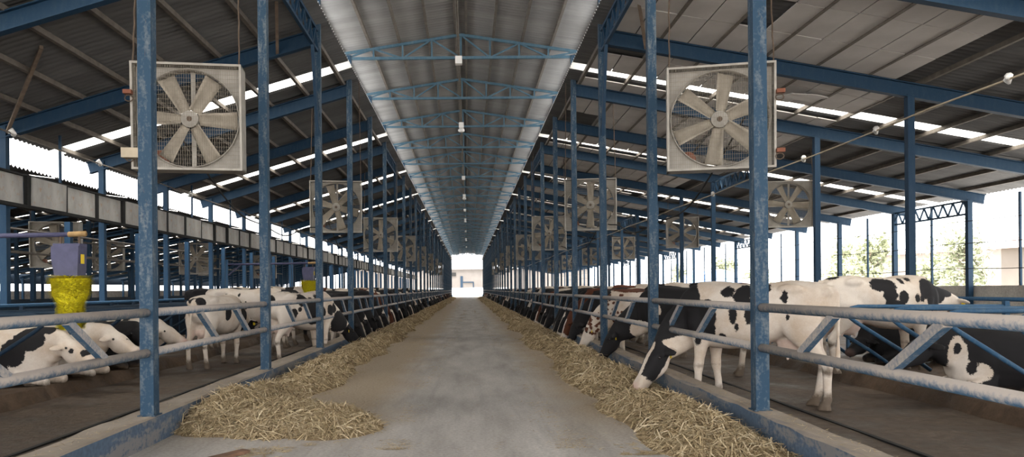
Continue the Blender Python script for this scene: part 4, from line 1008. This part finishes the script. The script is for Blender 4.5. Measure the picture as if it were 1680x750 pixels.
# --- standing cows in the background of both wings
V2 = {'pied': cow_mesh('cow', 'stand', M_COW, random_coat(41, .45), .03, head='blaze'), 'black': cow_mesh('cow', 'stand', M_COW, random_coat(44, .8), .03, head='black'),
      'white': cow_mesh('cow', 'low', M_COW, random_coat(47, .2, .22), .03, head='patch'), 'red': cow_mesh('cow', 'low', M_COWB, random_coat(50, .75), .03, head='star')}
D2 = {'pied': 'black and white patched cow', 'black': 'mostly black cow', 'white': 'mostly white cow with few black spots', 'red': 'red brown cow'}
rg = random.Random(3); cn = {}
for side in (1, -1):
    w = 'right' if side > 0 else 'left'; y = 7.35 + 1.2*12 if side > 0 else 7.75 + 1.2*13
    while y < 90:
        v = rg.choice(['pied', 'black', 'white', 'red', 'white', 'pied']) if y > 24 else ('red' if side > 0 else 'black')
        away = rg.random() < .5; x = side*(7.25 if away else 7.75); hd = (0 if (side > 0) == away else math.pi) + rg.uniform(-.05, .05); cn[(side, v)] = cn.get((side, v), 0) + 1; q = cn[(side, v)]
        place_cow(V2[v], (x, y, ZC + .17), hd, ('%s standing behind the %s row, %s such' % (D2[v], w, ORD[q-1])) if q < 8 else '%s standing far back in the %s wing' % (D2[v], w), rg.uniform(.98, 1.06), 'cows standing in the %s wing' % w, detail=False)
        y += 1.2*rg.choice([2, 2, 3, 4] if y < 60 else [3, 4])
# --- standing cow in the right stalls
SR = [(1,(.86,None,1.22),(.26,1,.20)),(1,(.66,None,1.26),(.14,1,.16)),(1,(.74,None,1.05),(.10,1,.12)),(1,(1.1,None,1.25),(.2,1,.13)),(1,(-.06,-.2,1.32),(.20,1,.10)),(1,(.02,-.2,1.18),(.11,1,.12)),(1,(.04,-.2,1.04),(.11,1,.07)),(1,(.22,-.2,1.14),(.08,1,.10)),(1,(.18,-.2,1.04),(.05,1,.08)),(1,(.38,-.2,1.40),(.05,1,.03)),(1,(.25,-.2,1.38),(.04,1,.04)),(1,(.46,-.2,1.12),(.05,1,.07)),(1,(.56,-.2,1.12),(.04,1,.06)),(1,(-.20,-.2,.86),(.08,1,.05)),(1,(-.75,-.15,1.45),(.12,1,.04))]
mS = cow_mesh('cow', 'low', M_COW, blobs(SR), .019, Vector((1.30, .16, 1.10)), Vector((1.62, .34, .78)), head='white', step=-.05)
place_cow(mS, (6.52, 12.2, ZC + .16), R_(4), 'large white cow with black patches standing in the right stalls behind the blue dividers', 1.05)
# another one further back
mS2 = cow_mesh('cow', 'lie', M_COW, random_coat(61, .5), .024, head='blaze'); place_cow(mS2, (7.85, 10.95, ZC + .17), R_(2), 'black and white cow lying with her rear to the alley behind the right stall pipes', 1.0, tagged=False)
# --- lying cows right
LR = [(-1,(.93,.1,.50),(.10,1,.20)),(-1,(.80,.1,.28),(.20,1,.12)),(-1,(1.02,.1,.22),(.14,1,.10)),(1,(.93,.1,.56),(.045,1,.07)),(1,(.80,.1,.34),(.05,1,.10))]
mLR = cow_mesh('cow', 'lie', M_COW, blobs(LR, .5), .019, Vector((1.22, .05, .62)), Vector((1.66, .14, .34)), head='black')
place_cow(mLR, (7.15, 9.75, ZC + .15), R_(178), 'black cow with a white shoulder lying in the nearest right stall', 1.06, tagged=False)
mLR2 = cow_mesh('cow', 'lie', M_COW, all_dark, .024, Vector((1.12, .12, .44)), Vector((1.50, .30, .20)), head='black')
place_cow(mLR2, (8.0, 13.35, ZC + .17), R_(180), 'all black cow lying behind the legs of the standing white cow on the right', 1.0, tagged=False)
# --- lying cows left
LL = [(1,(.72,-.2,.66),(.20,1,.16)),(1,(.55,-.2,.48),(.16,1,.20)),(1,(.90,-.2,.80),(.14,1,.07)),(1,(.2,-.2,.3),(.3,1,.2)),(1,(-.3,-.2,.6),(.2,1,.2)),(1,(1.50,-.1,.47),(.06,1,.05)),(1,(1.32,-.12,.50),(.035,1,.035))]
mL1 = cow_mesh('cow', 'lie', M_COW, blobs(LL), .019, Vector((1.14, -.06, .58)), Vector((1.62, -.16, .33)), head='body', hs=1.08)
place_cow(mL1, (-7.12, 11.35, ZC + .17), R_(-4), 'white cow with black patches lying at the far left with her head towards the alley', 1.05, tagged=False)
mL2 = cow_mesh('cow', 'lie', M_COW, blobs([(1,(.3,None,.6),(.2,1,.15)),(1,(1.45,-.1,.60),(.05,1,.04))]), .021, Vector((1.14, .02, .62)), Vector((1.60, -.08, .36)), head='body', hs=1.05)
place_cow(mL2, (-7.05, 12.55, ZC + .17), R_(-3), 'white faced cow lying in the second left stall under the yellow brush', 1.05, tagged=False)
mL3 = cow_mesh('cow', 'lie', M_COW, blobs([(-1,(1.15,-.15,.40),(.12,1,.16))], .5), .021, Vector((1.10, -.10, .66)), Vector((1.40, -.36, .42)), head='black')
place_cow(mL3, (-7.0, 13.75, ZC + .17), R_(-6), 'black cow lying in the third left stall', 1.03, tagged=False)
mL4 = cow_mesh('cow', 'lie', M_COW, blobs([(1,(.55,None,.80),(.06,1,.05)),(1,(.1,None,.6),(.2,1,.2))]), .021, Vector((1.16, .0, .62)), Vector((1.62, -.05, .36)), head='white', hs=1.05)
place_cow(mL4, (-7.2, 14.97, ZC + .17), R_(-4), 'nearly all white cow lying in the fourth left stall', 1.05, tagged=False)
# --- standing left, seen from behind
m5 = cow_mesh('cow', 'low', M_COW, blobs([(1,(-.80,-.12,1.34),(.10,.12,.10)),(1,(-.1,-.3,1.10),(.10,.3,.16)),(1,(-.45,.16,1.45),(.20,.10,.05)),(1,(.9,None,1.1),(.3,1,.3)),(1,(-.86,.06,1.38),(.06,.08,.08))]), .021, head='black', tail=.06, step=.08)
place_cow(m5, (-5.22, 15.75, ZC), R_(80), 'white cow standing with her rear and udder towards the camera on the left', 1.0)
m6 = cow_mesh('cow', 'low', M_COW, blobs([(1,(-.35,-.2,1.30),(.03,1,.05)),(1,(-.33,-.2,1.18),(.03,1,.04)),(1,(-.05,-.2,1.32),(.03,1,.05)),(1,(-.1,-.2,1.22),(.03,1,.03)),(1,(.12,-.2,1.08),(.04,1,.09)),(1,(1.0,None,1.0),(.25,1,.25))]), .021, head='black', tail=-.05)
place_cow(m6, (-5.42, 18.56, ZC + .04), R_(-2), 'big white cow with tiny black dots standing sideways behind the left alley', 1.07)
# --- pied cow feeding on the left
H7 = R_(57); P7 = (-3.66, 16.5, ZC)
m7 = cow_mesh('cow', 'feed', M_COW, blobs([(1,(.02,-.2,1.16),(.13,1,.18)),(1,(-.20,-.2,1.28),(.14,1,.13)),(1,(.10,-.2,.92),(.17,1,.15)),(1,(.24,-.2,1.22),(.13,1,.18)),(1,(.34,-.2,1.02),(.12,1,.12)),(1,(-.42,-.2,1.02),(.10,1,.10)),(1,(-.28,-.2,1.10),(.05,1,.05)),(1,(-.2,.1,1.46),(.35,.3,.05)),(1,(.66,-.2,1.06),(.12,1,.12)),(1,(.86,None,1.10),(.14,1,.12)),(1,(1.12,None,.80),(.30,1,.24)),(1,(-.86,0,1.3),(.08,.2,.12))]), .021, to_local((-2.90, 17.8, .60), P7, H7, 1.04), to_local((-2.50, 18.1, .08), P7, H7, 1.04), head='black', step=.05)
place_cow(m7, P7, H7, 'white cow with black side patches and black head feeding nearest on the left', 1.04)
